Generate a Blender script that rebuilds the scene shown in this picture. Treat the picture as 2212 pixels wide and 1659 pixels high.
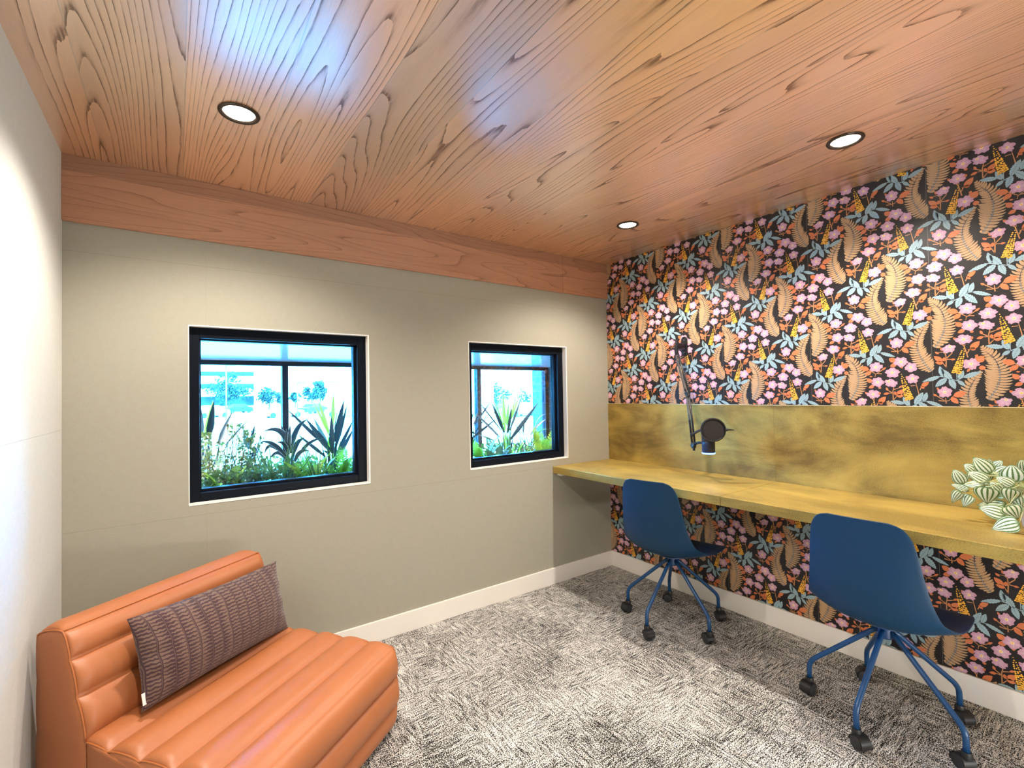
import bpy, bmesh, math, random
from mathutils import Vector, Matrix, noise as mnoise
random.seed(7)
PI = math.pi
for o in list(bpy.data.objects):
    bpy.data.objects.remove(o)
SC = bpy.context.scene
COL = SC.collection

# ------------------------------------------------------------------ camera
IW, IH, FPX = 2212.0, 1659.0, 1015.13
YAW, PIT, ROL = 0.6181, 0.0201, -0.0179
CAM = Vector((-2.5418, -2.3734, 1.2427))
_f = Vector((math.sin(YAW)*math.cos(PIT), math.cos(YAW)*math.cos(PIT), math.sin(PIT)))
_r0 = Vector((math.cos(YAW), -math.sin(YAW), 0))
_u0 = _r0.cross(_f)
_r = _r0*math.cos(ROL) + _u0*math.sin(ROL)
_u = -_r0*math.sin(ROL) + _u0*math.cos(ROL)
cd = bpy.data.cameras.new('camera'); cd.sensor_width = 36; cd.lens = FPX/IW*36
cd.clip_start = 0.02; cd.clip_end = 1000
co = bpy.data.objects.new('camera', cd); COL.objects.link(co)
_m = Matrix((_r, _u, -_f)).transposed().to_4x4(); _m.translation = CAM
co.matrix_world = _m
SC.camera = co

# ------------------------------------------------------------------ world, sun, exposure
SC.view_settings.view_transform = 'Standard'
SC.view_settings.look = 'None'
SC.view_settings.exposure = 0.12
SC.view_settings.gamma = 1
SC.view_settings.use_curve_mapping = False
W = bpy.data.worlds.new('world'); SC.world = W; W.use_nodes = True
wn = W.node_tree; wn.nodes.clear()
wo = wn.nodes.new('ShaderNodeOutputWorld'); bg = wn.nodes.new('ShaderNodeBackground')
sky = wn.nodes.new('ShaderNodeTexSky'); sky.sky_type = 'NISHITA'; sky.sun_disc = False
sky.sun_elevation = math.radians(55); sky.sun_rotation = math.radians(70); sky.air_density = 1.0; sky.dust_density = 2.0
hs = wn.nodes.new('ShaderNodeHueSaturation'); hs.inputs['Saturation'].default_value = 0.45
wn.links.new(sky.outputs[0], hs.inputs['Color']); wn.links.new(hs.outputs[0], bg.inputs[0])
bg.inputs[1].default_value = 32.0
wn.links.new(bg.outputs[0], wo.inputs[0])

def light(name, kind, loc, energy, color=(1, 1, 1), aim=None, **kw):
    l = bpy.data.lights.new(name, kind); l.energy = energy; l.color = color
    for k, v in kw.items(): setattr(l, k, v)
    o = bpy.data.objects.new(name, l); COL.objects.link(o); o.location = loc
    if aim is not None:
        o.rotation_euler = (Vector(aim)-Vector(loc)).to_track_quat('-Z', 'Y').to_euler()
    return o
light('sun', 'SUN', (14, -22, 30), 60.0, (1, .96, .9), aim=(0, 6, 0), angle=math.radians(0.6))
# two unseen fill lamps added outside the doorway: ceiling, then left wall
light('ceiling_fill', 'AREA', (-1.0, -3.05, .13), 32, (1.0, .95, .90), aim=(-.8, -1.7, 2.16), shape='RECTANGLE', size=1.4, size_y=.30)
light('left_wall_fill', 'AREA', (.02, -3.45, 1.35), 22, (.58, .83, 1.0), aim=(-2.89, -.9, 1.15), shape='RECTANGLE', size=.62, size_y=1.6)

# room dimensions (metres): x=0 wallpaper wall, y=0 window wall
XL, YF, HC = -2.891, -2.85, 2.1637
DESK_Z, DESK_D = 0.76, 0.538

def px(u, v, axis, val):
    d = _f + _r*((u-IW/2)/FPX) + _u*((IH/2-v)/FPX)
    t = (val-CAM[axis])/d[axis]
    return CAM + d*t

# ------------------------------------------------------------------ material helpers
class NT:
    def __init__(s, name):
        s.m = bpy.data.materials.new(name); s.m.use_nodes = True
        s.t = s.m.node_tree; s.t.nodes.clear()
        s.out = s.t.nodes.new('ShaderNodeOutputMaterial')
        s.b = s.t.nodes.new('ShaderNodeBsdfPrincipled')
        s.t.links.new(s.b.outputs[0], s.out.inputs[0])
        s._co = None
    def set(s, n, key, v):
        if hasattr(v, 'is_output') or isinstance(v, bpy.types.NodeSocket): s.t.links.new(v, n.inputs[key])
        elif isinstance(v, tuple) and len(v) == 3 and n.inputs[key].type == 'RGBA': n.inputs[key].default_value = (*v, 1)
        else: n.inputs[key].default_value = v
    def n(s, typ, out=0, props=None, **inp):
        n = s.t.nodes.new('ShaderNode'+typ)
        for k, v in (props or {}).items(): setattr(n, k, v)
        for k, v in inp.items():
            key = int(k[1:]) if k[0] == 'i' and k[1:].isdigit() else k.replace('_', ' ')
            s.set(n, key, v)
        return n.outputs[out]
    def obj(s):
        if s._co is None: s._co = s.t.nodes.new('ShaderNodeTexCoord')
        return s._co.outputs['Object']
    def uv(s):
        if s._co is None: s._co = s.t.nodes.new('ShaderNodeTexCoord')
        return s._co.outputs['UV']
    def math(s, op, a, b=0.0, c=0.0, clamp=False):
        return s.n('Math', 0, {'operation': op, 'use_clamp': clamp}, i0=a, i1=b, i2=c)
    def xyz(s, v):
        n = s.t.nodes.new('ShaderNodeSeparateXYZ'); s.t.links.new(v, n.inputs[0]); return n.outputs
    def comb(s, x=0.0, y=0.0, z=0.0): return s.n('CombineXYZ', 0, None, X=x, Y=y, Z=z)
    def noise(s, vec, scale=1.0, detail=2.0, rough=.5, dist=0.0, out=0):
        return s.n('TexNoise', out, None, Vector=vec, Scale=scale, Detail=detail, Roughness=rough, Distortion=dist)
    def ramp(s, fac, stops, interp='LINEAR'):
        n = s.t.nodes.new('ShaderNodeValToRGB'); s.t.links.new(fac, n.inputs[0]); e = n.color_ramp.elements
        n.color_ramp.interpolation = interp
        while len(e) < len(stops): e.new(.5)
        for q, (p, c) in zip(e, stops): q.position = p; q.color = (*c, 1) if isinstance(c, tuple) else (c, c, c, 1)
        return n.outputs[0]
    def mix(s, f, a, b, blend='MIX'):
        n = s.t.nodes.new('ShaderNodeMix'); n.data_type = 'RGBA'; n.blend_type = blend
        for k, v in ((0, f), (6, a), (7, b)): s.set(n, k, v)
        return n.outputs[2]
    def bump(s, h, strength=.2, dist=.002):
        s.set(s.b, 'Normal', s.n('Bump', 0, None, Height=h, Strength=strength, Distance=dist))
    def P(s, **kw):
        names = dict(col='Base Color', rough='Roughness', metal='Metallic', spec='Specular IOR Level', coat='Coat Weight', coatr='Coat Roughness',
                     em='Emission Color', ems='Emission Strength', trans='Transmission Weight', sheen='Sheen Weight', alpha='Alpha')
        for k, v in kw.items(): s.set(s.b, names[k], v)
        return s
def flat(name, col, rough=.5, **kw): return NT(name).P(col=col, rough=rough, **kw).m

def wood(name, across, along, pw, cl, cd_, ck, off=0.0, n_lines=9.0, rough=.2, stretch=.32, acr=3.2, seam=True, coat=.0, spec=.5, lin=14.0, contrast=1.0, coatr=None, coati=1.5, tv=.34, lacquer=0.0):
    k = NT(name); s = k.xyz(k.obj()); A = s[across]; L = s[along]
    pa = k.math('DIVIDE', k.math('ADD', A, off), pw)
    pid = k.math('FLOOR', pa); fr = k.math('FRACT', pa)
    wn_ = k.t.nodes.new('ShaderNodeTexWhiteNoise'); wn_.noise_dimensions = '1D'; k.t.links.new(pid, wn_.inputs['W'])
    rv = wn_.outputs['Value']
    rv2 = k.n('TexWhiteNoise', 0, {'noise_dimensions': '1D'}, W=k.math('ADD', pid, 51.3))
    Ls = k.math('ADD', L, k.math('MULTIPLY', rv, 37.0))
    v = k.comb(k.math('MULTIPLY', A, acr), k.math('MULTIPLY', Ls, stretch*acr), k.math('MULTIPLY', pid, 5.37))
    big = k.noise(v, 1.0, 1.2, .35)
    jag = k.noise(k.comb(k.math('MULTIPLY', A, 70.0), k.math('MULTIPLY', L, 16.0), 0.0), 1.0, 2.0, .6)
    jag2 = k.noise(k.comb(k.math('MULTIPLY', A, 12.0), k.math('MULTIPLY', L, 3.0), 3.0), 1.0, 2.0, .5)
    val = k.math('MULTIPLY', big, n_lines*2.2)
    val = k.math('ADD', val, k.math('MULTIPLY', A, k.math('MULTIPLY_ADD', rv2, lin*1.6, lin*.1)))
    val = k.math('ADD', val, k.math('MULTIPLY', jag, .16))
    val = k.math('ADD', val, k.math('MULTIPLY', jag2, .30))
    f = k.math('FRACT', val)
    wd = k.noise(k.comb(k.math('MULTIPLY', A, 9.0), k.math('MULTIPLY', L, .8), 9.0), 1.0, 1.0, .5)
    f = k.math('DIVIDE', f, k.math('MULTIPLY_ADD', wd, 1.5, .25))
    line = k.ramp(f, [(0, 1.0), (.06, .95*contrast), (.14, .40*contrast), (.30, .10), (.9, .0), (1, .0)])
    brk = k.noise(k.comb(k.math('MULTIPLY', A, 90.0), k.math('MULTIPLY', L, 5.0), 4.0), 1.0, 2.0, .6)
    line = k.math('MULTIPLY', line, k.ramp(brk, [(.32, .35), (.55, 1.0)]))
    pores = k.noise(k.comb(k.math('MULTIPLY', A, 420.0), k.math('MULTIPLY', L, 14.0), 0.0), 1.0, 2.0, .7)
    pores = k.ramp(pores, [(.42, 0.0), (.72, .55)])
    soft = k.noise(k.comb(k.math('MULTIPLY', A, 26.0), k.math('MULTIPLY', L, 1.2), pid), 1.0, 2.0, .5)
    base = k.mix(soft, cl, cd_)
    base = k.mix(k.math('MULTIPLY', pores, .45), base, ck)
    base = k.mix(k.math('MULTIPLY', line, .95), base, ck)
    tone = k.math('MULTIPLY_ADD', rv, tv, 1.0-tv*.55)
    base = k.mix(1.0, base, k.comb(tone, tone, tone), 'MULTIPLY')
    if seam:
        d = k.math('ABSOLUTE', k.math('SUBTRACT', fr, .5))
        sm = k.ramp(d, [(.4935, 0.0), (.498, .75)])
        base = k.mix(sm, base, (.10, .045, .02))
    rr = k.math('ADD', k.math('MULTIPLY', line, .10), rough)
    k.P(col=base, rough=rr, spec=spec, coat=coat, coatr=coatr if coatr else rough*.9)
    k.b.inputs['Coat IOR'].default_value = coati
    k.bump(line, -.08, .001)
    if lacquer:
        gl = k.t.nodes.new('ShaderNodeBsdfGlossy'); gl.inputs['Roughness'].default_value = coatr; gl.inputs[0].default_value = (1, .98, .95, 1)
        fz = k.t.nodes.new('ShaderNodeFresnel'); fz.inputs[0].default_value = coati
        mx = k.t.nodes.new('ShaderNodeMixShader'); fac = k.math('MULTIPLY_ADD', fz.outputs[0], 1.0-lacquer, lacquer); fac = k.math('MULTIPLY', fac, k.math('MULTIPLY_ADD', line, -.85, 1.0))
        k.t.links.new(fac, mx.inputs[0]); k.t.links.new(k.b.outputs[0], mx.inputs[1]); k.t.links.new(gl.outputs[0], mx.inputs[2]); k.t.links.new(mx.outputs[0], k.out.inputs[0])
    return k.m

MAT = {}
MAT['ceiling'] = wood('oak_ceiling', 0, 1, .243, (.86, .42, .165), (.66, .285, .10), (.095, .032, .011), off=3.003+.005, rough=.30, spec=.6, coat=0.0, coatr=.31, coati=1.8, lacquer=.42, n_lines=14, acr=4.6, stretch=.075, lin=26, tv=.5)
MAT['fascia'] = wood('walnut_board', 2, 0, .6, (.47, .235, .135), (.37, .17, .09), (.21, .085, .042), off=.3, n_lines=8, rough=.42, stretch=.085, acr=7, seam=False, lin=34, contrast=.55)

def felt(name, col, seams_z=(), seams_x=(), axis=0):
    k = NT(name); co_ = k.obj(); s = k.xyz(co_)
    a = k.noise(co_, 260, 3, .7); b = k.noise(co_, 38, 3, .6)
    t = k.math('MULTIPLY_ADD', a, .34, k.math('MULTIPLY_ADD', b, .10, .78))
    c = k.mix(1.0, col, k.comb(t, t, t), 'MULTIPLY')
    for z in seams_z:
        d = k.math('ABSOLUTE', k.math('SUBTRACT', s[2], z)); f = k.ramp(k.math('MULTIPLY', d, 100.0), [(.06, .32), (.13, 0.0)])
        c = k.mix(f, c, (.16, .14, .10))
    for z in seams_x:
        d = k.math('ABSOLUTE', k.math('SUBTRACT', s[axis], z)); f = k.ramp(k.math('MULTIPLY', d, 100.0), [(.05, .16), (.10, 0.0)])
        c = k.mix(f, c, (.16, .14, .10))
    k.P(col=c, rough=.92, spec=.25, sheen=.1); k.bump(a, .12, .001); return k.m
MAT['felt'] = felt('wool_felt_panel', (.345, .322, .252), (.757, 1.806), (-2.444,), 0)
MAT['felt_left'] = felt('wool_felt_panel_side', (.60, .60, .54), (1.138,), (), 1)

def carpet():
    k = NT('loop_carpet'); co_ = k.obj(); s = k.xyz(co_)
    sp = k.noise(co_, 250, 2, .65)
    sx = k.noise(k.comb(k.math('MULTIPLY', s[0], 14.0), k.math('MULTIPLY', s[1], 120.0), 1.0), 1, 3, .65)
    sy = k.noise(k.comb(k.math('MULTIPLY', s[0], 120.0), k.math('MULTIPLY', s[1], 14.0), 2.0), 1, 3, .65)
    pat = k.noise(co_, 6.5, 2, .6)
    pm = k.ramp(pat, [(.44, 0.0), (.56, 1.0)])
    st = k.mix(pm, sx, sy)
    st = k.math('ADD', st, k.math('MULTIPLY', k.math('SUBTRACT', k.noise(co_, 2.6, 2, .5), .5), .35))
    v = k.math('ADD', k.math('MULTIPLY', k.math('SUBTRACT', sp, .5), 3.2), k.math('MULTIPLY', k.math('SUBTRACT', st, .5), 1.6))
    f = k.ramp(k.math('ADD', v, .5), [(.43, 0.0), (.68, 1.0)])
    c = k.mix(f, (.014, .0135, .013), (.80, .765, .70))
    k.P(col=c, rough=.95, spec=.1); k.bump(sp, .5, .003); return k.m
MAT['carpet'] = carpet()

def brass(name, ax_long, ax_short, dark=.5):
    k = NT(name); s = k.xyz(k.obj())
    sh = k.math('ADD', s[ax_short], k.math('MULTIPLY', s[2], 1.3)) if ax_short != 2 else s[2]
    v = k.comb(k.math('MULTIPLY', s[ax_long], 2.2), k.math('MULTIPLY', sh, 6.0), 0.0)
    a = k.noise(v, 1, 5, .62, .6); b = k.noise(k.obj(), 3.0, 3, .6, .4)
    sp = k.noise(k.comb(k.math('MULTIPLY', s[ax_long], 190.0), k.math('MULTIPLY', sh, 300.0), 0.0), 1, 3, .8)
    m = k.math('ADD', k.math('MULTIPLY', a, .6), k.math('MULTIPLY', b, .4))
    f = k.ramp(m, [(.41, 1.0), (.52, .45), (.64, 0.0)])
    c = k.mix(k.math('MULTIPLY', f, dark), (.56, .385, .092), (.135, .086, .024))
    spk = k.math('MULTIPLY', k.ramp(sp, [(.47, 0.0), (.62, .85)]), k.math('MULTIPLY_ADD', f, .75, .10))
    c = k.mix(spk, c, (.12, .075, .025))
    r = k.math('MULTIPLY_ADD', a, .12, .38)
    k.P(col=c, rough=r, metal=.34, spec=.2); k.bump(a, .05, .002); return k.m
MAT['brass_wall'] = brass('aged_brass_sheet', 1, 2, .80)
MAT['brass_top'] = brass('brushed_brass_sheet', 1, 0, .45)

def leather():
    k = NT('cognac_leather'); co_ = k.obj()
    a = k.noise(co_, 5, 4, .6); g = k.n('TexVoronoi', 0, {'feature': 'F1'}, Vector=co_, Scale=330.0); b = k.noise(co_, 40, 3, .6)
    c = k.mix(a, (.37, .112, .033), (.48, .162, .052))
    c = k.mix(k.math('MULTIPLY', k.ramp(b, [(.55, 0.0), (.8, .5)]), .25), c, (.25, .07, .02))
    k.P(col=c, rough=k.math('MULTIPLY_ADD', b, .14, .40), spec=.65); k.bump(k.math('ADD', g, k.math('MULTIPLY', b, .8)), .10, .0008); return k.m
MAT['leather'] = leather()
MAT['piping'] = flat('leather_cord', (.42, .13, .035), .45)
def cushion_mat():
    k = NT('hatched_wool'); s = k.xyz(k.uv()); co_ = k.uv()
    wob = k.noise(k.comb(k.math('MULTIPLY', s[0], 2.0), k.math('MULTIPLY', s[1], 3.0), 0.0), 1, 2, .5)
    u = k.math('MULTIPLY', k.math('ADD', s[0], k.math('MULTIPLY', k.math('SUBTRACT', wob, .5), .075)), 15.0)
    sid = k.math('FLOOR', u); sf = k.math('FRACT', u)
    rnd = k.n('TexWhiteNoise', 0, {'noise_dimensions': '1D'}, W=sid)
    j = k.noise(k.comb(k.math('MULTIPLY', s[0], 60.0), k.math('MULTIPLY', s[1], 34.0), 0.0), 1, 2, .5)
    zig = k.math('MULTIPLY', k.math('PINGPONG', k.math('MULTIPLY', sf, 1.0), .5), .35)
    vv = k.math('ADD', k.math('MULTIPLY', s[1], 50.0), k.math('MULTIPLY_ADD', j, .95, k.math('MULTIPLY', rnd, 5.0)))
    h = k.math('PINGPONG', vv, .5)
    slant = k.math('ADD', h, k.math('MULTIPLY', k.math('SUBTRACT', sf, .5), k.math('MULTIPLY', k.math('SUBTRACT', rnd, .5), .9)))
    hat = k.ramp(slant, [(.20, 0.0), (.29, 1.0)])
    edge = k.ramp(k.math('ABSOLUTE', k.math('SUBTRACT', sf, .5)), [(.40, 1.0), (.44, 0.0)])
    lite = k.math('MULTIPLY', hat, edge)
    rim = k.ramp(sf, [(.955, 0.0), (.97, .8), (.995, .8), (1.0, 0.0)])
    lite = k.math('MAXIMUM', lite, rim)
    fuzz = k.noise(co_, 260, 2, .7)
    c = k.mix(k.math('MULTIPLY', lite, .92), (.062, .032, .036), (.185, .115, .085))
    t = k.math('MULTIPLY_ADD', fuzz, .7, .65)
    c = k.mix(1.0, c, k.comb(t, t, t), 'MULTIPLY')
    k.P(col=c, rough=.95, sheen=.25, spec=.15); k.bump(k.noise(co_, 420, 2, .6), .25, .001); return k.m
MAT['cushion'] = cushion_mat()
MAT['tag'] = flat('woven_tag', (.75, .72, .66), .8)
MAT['base'] = flat('white_skirting_paint', (.80, .745, .665), .42)
MAT['reveal'] = flat('white_reveal_paint', (.84, .80, .73), .5)
MAT['shell'] = flat('blue_plastic', (.0014, .031, .076), .46, spec=.32)
MAT['leg'] = flat('blue_powder_coat', (.006, .050, .145), .34)
MAT['hub'] = flat('dark_blue_metal', (.008, .05, .15), .35)
MAT['black'] = flat('black_plastic', (.012, .012, .013), .42)
MAT['black_soft'] = flat('black_rubber', (.018, .018, .02), .6)
MAT['black_metal'] = flat('black_powder_coat', (.012, .012, .014), .35)
MAT['steel'] = flat('steel_spring', (.35, .33, .30), .3, metal=1.0)
MAT['frame'] = flat('black_anodised_frame', (.004, .006, .010), .42, spec=.10)
MAT['mesh_cloth'] = flat('pop_filter_cloth', (.022, .017, .018), .8)
MAT['led'] = flat('blue_led_ring', (.02, .05, .3), .4, em=(.10, .22, 1.0), ems=7.0)
MAT['lens'] = flat('frosted_lamp_lens', (.9, .9, .9), .5, em=(1, .93, .82), ems=26.0)
MAT['trimring'] = flat('bronze_trim_ring', (.055, .04, .03), .28, metal=.6)
MAT['white_plastic'] = flat('white_plastic', (.7, .68, .64), .5)
MAT['seamline'] = flat('paper_edge', (.16, .14, .12), .5)

def glass(name, tint, ior=1.45):
    k = NT(name); k.t.nodes.remove(k.b)
    tr = k.t.nodes.new('ShaderNodeBsdfTransparent'); tr.inputs[0].default_value = (*tint, 1)
    gl = k.t.nodes.new('ShaderNodeBsdfGlossy'); gl.inputs['Roughness'].default_value = .02
    fz = k.t.nodes.new('ShaderNodeFresnel'); fz.inputs[0].default_value = ior
    mx = k.t.nodes.new('ShaderNodeMixShader')
    k.t.links.new(fz.outputs[0], mx.inputs[0]); k.t.links.new(tr.outputs[0], mx.inputs[1]); k.t.links.new(gl.outputs[0], mx.inputs[2])
    k.t.links.new(mx.outputs[0], k.out.inputs[0]); return k.m
MAT['glass'] = glass('clear_glass', (.97, .985, .98))
MAT['tint_glass'] = glass('blue_wash_glass', (.21, .60, .90))  # blue tint stands in for the washed-out glare over the outside view

# ------------------------------------------------------------------ object helpers
class MB:
    """collects shapes into one mesh"""
    def __init__(s): s.v = []; s.f = []; s.mi = []; s.uvs = None
    def add(s, vs, fs, mi=0):
        b = len(s.v); s.v += [tuple(x) for x in vs]; s.f += [tuple(b+i for i in f) for f in fs]; s.mi += [mi]*len(fs); return b
    def box(s, a, b, mi=0):
        x0, y0, z0 = a; x1, y1, z1 = b
        vs = [(x0,y0,z0),(x1,y0,z0),(x1,y1,z0),(x0,y1,z0),(x0,y0,z1),(x1,y0,z1),(x1,y1,z1),(x0,y1,z1)]
        s.add(vs, [(0,3,2,1),(4,5,6,7),(0,1,5,4),(1,2,6,5),(2,3,7,6),(3,0,4,7)], mi)
    def grid(s, rows, mi=0, close_u=False, close_v=False):
        n = len(rows); m = len(rows[0]); vs = [p for r in rows for p in r]; fs = []
        for i in range(n if close_v else n-1):
            for j in range(m if close_u else m-1):
                a = i*m+j; b = i*m+(j+1) % m; c = ((i+1) % n)*m+(j+1) % m; d = ((i+1) % n)*m+j
                fs.append((a, b, c, d))
        return s.add(vs, fs, mi)
    def tube(s, pts, rad, seg=12, mi=0, caps=True):
        pts = [Vector(p) for p in pts]; n = len(pts)
        rads = rad if isinstance(rad, (list, tuple)) else [rad]*n
        rows = []; up = None
        for i, p in enumerate(pts):
            t = (pts[min(i+1, n-1)]-pts[max(i-1, 0)]).normalized()
            if up is None:
                up = Vector((0, 0, 1)) if abs(t.z) < .9 else Vector((1, 0, 0))
            sd = t.cross(up).normalized(); up = sd.cross(t).normalized()
            rows.append([p + (sd*math.cos(2*PI*k/seg)+up*math.sin(2*PI*k/seg))*rads[i] for k in range(seg)])
        b = s.grid(rows, mi, close_u=True)
        if caps:
            s.f.append(tuple(b+k for k in range(seg))[::-1]); s.mi.append(mi)
            s.f.append(tuple(b+(n-1)*seg+k for k in range(seg))); s.mi.append(mi)
    def lathe(s, prof, origin=(0, 0, 0), axis=None, seg=32, mi=0):
        """prof: list of (r, h) along axis"""
        ax = Vector(axis or (0, 0, 1)).normalized()
        q = ax.to_track_quat('Z', 'Y'); O = Vector(origin)
        rows = [[O + q @ Vector((r*math.cos(2*PI*k/seg), r*math.sin(2*PI*k/seg), h)) for k in range(seg)] for r, h in prof]
        s.grid(rows, mi, close_u=True)
    def build(s, name, mats, parent=None, smooth=False, bevel=0, sub=0, auto=None, local=True):
        me = bpy.data.meshes.new(name); v = s.v
        if parent is not None and local:
            pl = WORLD_LOC.get(parent.name, Vector((0, 0, 0)))
            v = [tuple(Vector(p)-pl) for p in s.v]
        me.from_pydata(v, [], s.f)
        if not isinstance(mats, (list, tuple)): mats = [mats]
        for m in mats: me.materials.append(m)
        me.polygons.foreach_set('material_index', s.mi)
        if smooth or auto:
            me.polygons.foreach_set('use_smooth', [True]*len(me.polygons))
        if s.uvs is not None:
            l = me.uv_layers.new(name='UV')
            for lp in me.loops: l.data[lp.index].uv = s.uvs[lp.vertex_index]
        me.update()
        bm = bmesh.new(); bm.from_mesh(me); bmesh.ops.recalc_face_normals(bm, faces=bm.faces); 
        if auto:
            for e in bm.edges:
                if len(e.link_faces) == 2 and e.calc_face_angle(0) > math.radians(auto): e.smooth = False
        bm.to_mesh(me); bm.free()
        o = bpy.data.objects.new(name, me); COL.objects.link(o)
        if parent is not None: o.parent = parent; WORLD_LOC[o.name] = WORLD_LOC.get(parent.name, Vector((0, 0, 0)))
        else: WORLD_LOC[o.name] = Vector((0, 0, 0))
        if bevel:
            b = o.modifiers.new('bevel', 'BEVEL'); b.width = bevel; b.segments = 2; b.limit_method = 'ANGLE'; b.angle_limit = math.radians(40)
        if sub:
            q = o.modifiers.new('subdivision', 'SUBSURF'); q.levels = sub; q.render_levels = sub
        return o
WORLD_LOC = {}
def tag(o, label=None, cat=None, group=None, kind=None):
    if label: o['label'] = label
    if cat: o['category'] = cat
    if group: o['group'] = group
    if kind: o['kind'] = kind
    return o
def thing(name, loc, label, cat, group=None):
    o = bpy.data.objects.new(name, None); o.empty_display_size = .1; COL.objects.link(o); o.location = loc
    WORLD_LOC[o.name] = Vector(loc); return tag(o, label, cat, group)
def struct(o): o['kind'] = 'structure'; return o
def kids(o): return [c for c in bpy.data.objects if c.parent == o]
def copy_tree(o, parent=None):
    c = o.copy(); COL.objects.link(c)
    if parent is not None: c.parent = parent; c.matrix_parent_inverse = o.matrix_parent_inverse.copy()
    for ch in kids(o): copy_tree(ch, c)
    return c
def cr(pts, n=8):
    """Catmull-Rom through points"""
    P = [Vector(p) for p in pts]; P = [P[0]*2-P[1]]+P+[P[-1]*2-P[-2]]; out = []
    for i in range(1, len(P)-2):
        for k in range(n):
            t = k/n; a, b, c, d = P[i-1:i+3]
            out.append(.5*((2*b)+(c-a)*t+(2*a-5*b+4*c-d)*t*t+(3*b-3*c+d-a)*t**3))
    out.append(P[-2]); return out

# ------------------------------------------------------------------ room shell
T = .12
b = MB(); b.box((XL-T, YF-T, -T), (T, 0, 0)); struct(b.build('floor', MAT['carpet']))
b = MB(); b.box((XL-T, YF-T, HC), (T, T, HC+.1)); struct(b.build('ceiling', MAT['ceiling']))
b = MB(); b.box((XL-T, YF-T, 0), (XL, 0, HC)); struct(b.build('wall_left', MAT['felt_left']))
# front wall with the open doorway behind the camera
DX0, DX1, DZ = -2.75, -.25, 2.08
b = MB(); b.box((XL, YF-T, 0), (DX0, YF, HC)); b.box((DX1, YF-T, 0), (0, YF, HC)); b.box((DX0, YF-T, DZ), (DX1, YF, HC))
struct(b.build('wall_front', MAT['felt']))
# unseen grey shell added beyond the doorway to keep sky light out
b = MB(); b.box((-3.4, -4.4, -T), (.4, YF-T, 0)); b.box((-3.4, -4.4, 2.5), (.4, YF-T, 2.6)); b.box((-3.4, -4.5, -T), (.4, -4.4, 2.6)); b.box((-3.5, -4.5, -T), (-3.4, YF-T, 2.6)); b.box((.4, -4.5, -T), (.5, YF-T, 2.6))
b.box((-3.4, YF-T, HC), (.4, YF-T+.05, 2.6)); b.box((-3.4, YF-T, -T), (XL-T, YF-T+.05, 2.6)); b.box((T, YF-T, -T), (.4, YF-T+.05, 2.6))
struct(b.build('sky_block_shell', flat('grey_sky_block', (.16, .16, .155), .8)))
# window wall with its two openings
W1 = (-2.5059, -1.7502, .8036, 1.5516); W2 = (-1.1606, -.4030, .8060, 1.5500)
def holed(b, x0, x1, z0, z1, y0, y1, holes):
    xs = sorted([x0, x1]+[h[0] for h in holes]+[h[1] for h in holes]); zs = sorted([z0, z1]+[h[2] for h in holes]+[h[3] for h in holes])
    def inhole(x, z): return any(h[0] < x < h[1] and h[2] < z < h[3] for h in holes)
    vid = {}; 
    for iy, y in enumerate((y0, y1)):
        for i, x in enumerate(xs):
            for j, z in enumerate(zs): vid[iy, i, j] = len(b.v); b.v.append((x, y, z))
    def face(*f): b.f.append(f); b.mi.append(0)
    n, m = len(xs), len(zs)
    solid = [[(not inhole((xs[i]+xs[i+1])/2, (zs[j]+zs[j+1])/2)) and xs[i+1]-xs[i] > 1e-6 and zs[j+1]-zs[j] > 1e-6 for j in range(m-1)] for i in range(n-1)]
    for i in range(n-1):
        for j in range(m-1):
            if not solid[i][j]: continue
            for iy in (0, 1): face(vid[iy,i,j], vid[iy,i+1,j], vid[iy,i+1,j+1], vid[iy,i,j+1])
            for di, dj, e in ((-1,0,((i,j),(i,j+1))),(1,0,((i+1,j),(i+1,j+1))),(0,-1,((i,j),(i+1,j))),(0,1,((i,j+1),(i+1,j+1)))):
                p, q = i+di, j+dj
                if not (0 <= p < n-1 and 0 <= q < m-1 and solid[p][q]):
                    face(vid[0,e[0][0],e[0][1]], vid[0,e[1][0],e[1][1]], vid[1,e[1][0],e[1][1]], vid[1,e[0][0],e[0][1]])
b = MB(); holed(b, XL, 0, 0, HC, 0, T, [W1, W2]); struct(b.build('wall_back', MAT['felt']))
# wood fascia under the ceiling
b = MB(); b.box((XL, -.016, 1.9134), (-.432, 0, HC)); b.box((-.4305, -.016, 1.9134), (0, 0, HC))
struct(b.build('trim_1', MAT['fascia'], bevel=.0015))
# skirting
BB = .1037
b = MB(); b.box((XL, -.012, 0), (0, 0, BB)); struct(b.build('baseboard_back', MAT['base'], bevel=.002))
b = MB(); b.box((-.012, YF, 0), (0, -.012, BB)); struct(b.build('baseboard_right', MAT['base'], bevel=.002))
b = MB(); b.box((XL, YF, 0), (XL+.006, -.012, BB)); struct(b.build('baseboard_left', MAT['base'], bevel=.001))

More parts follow.
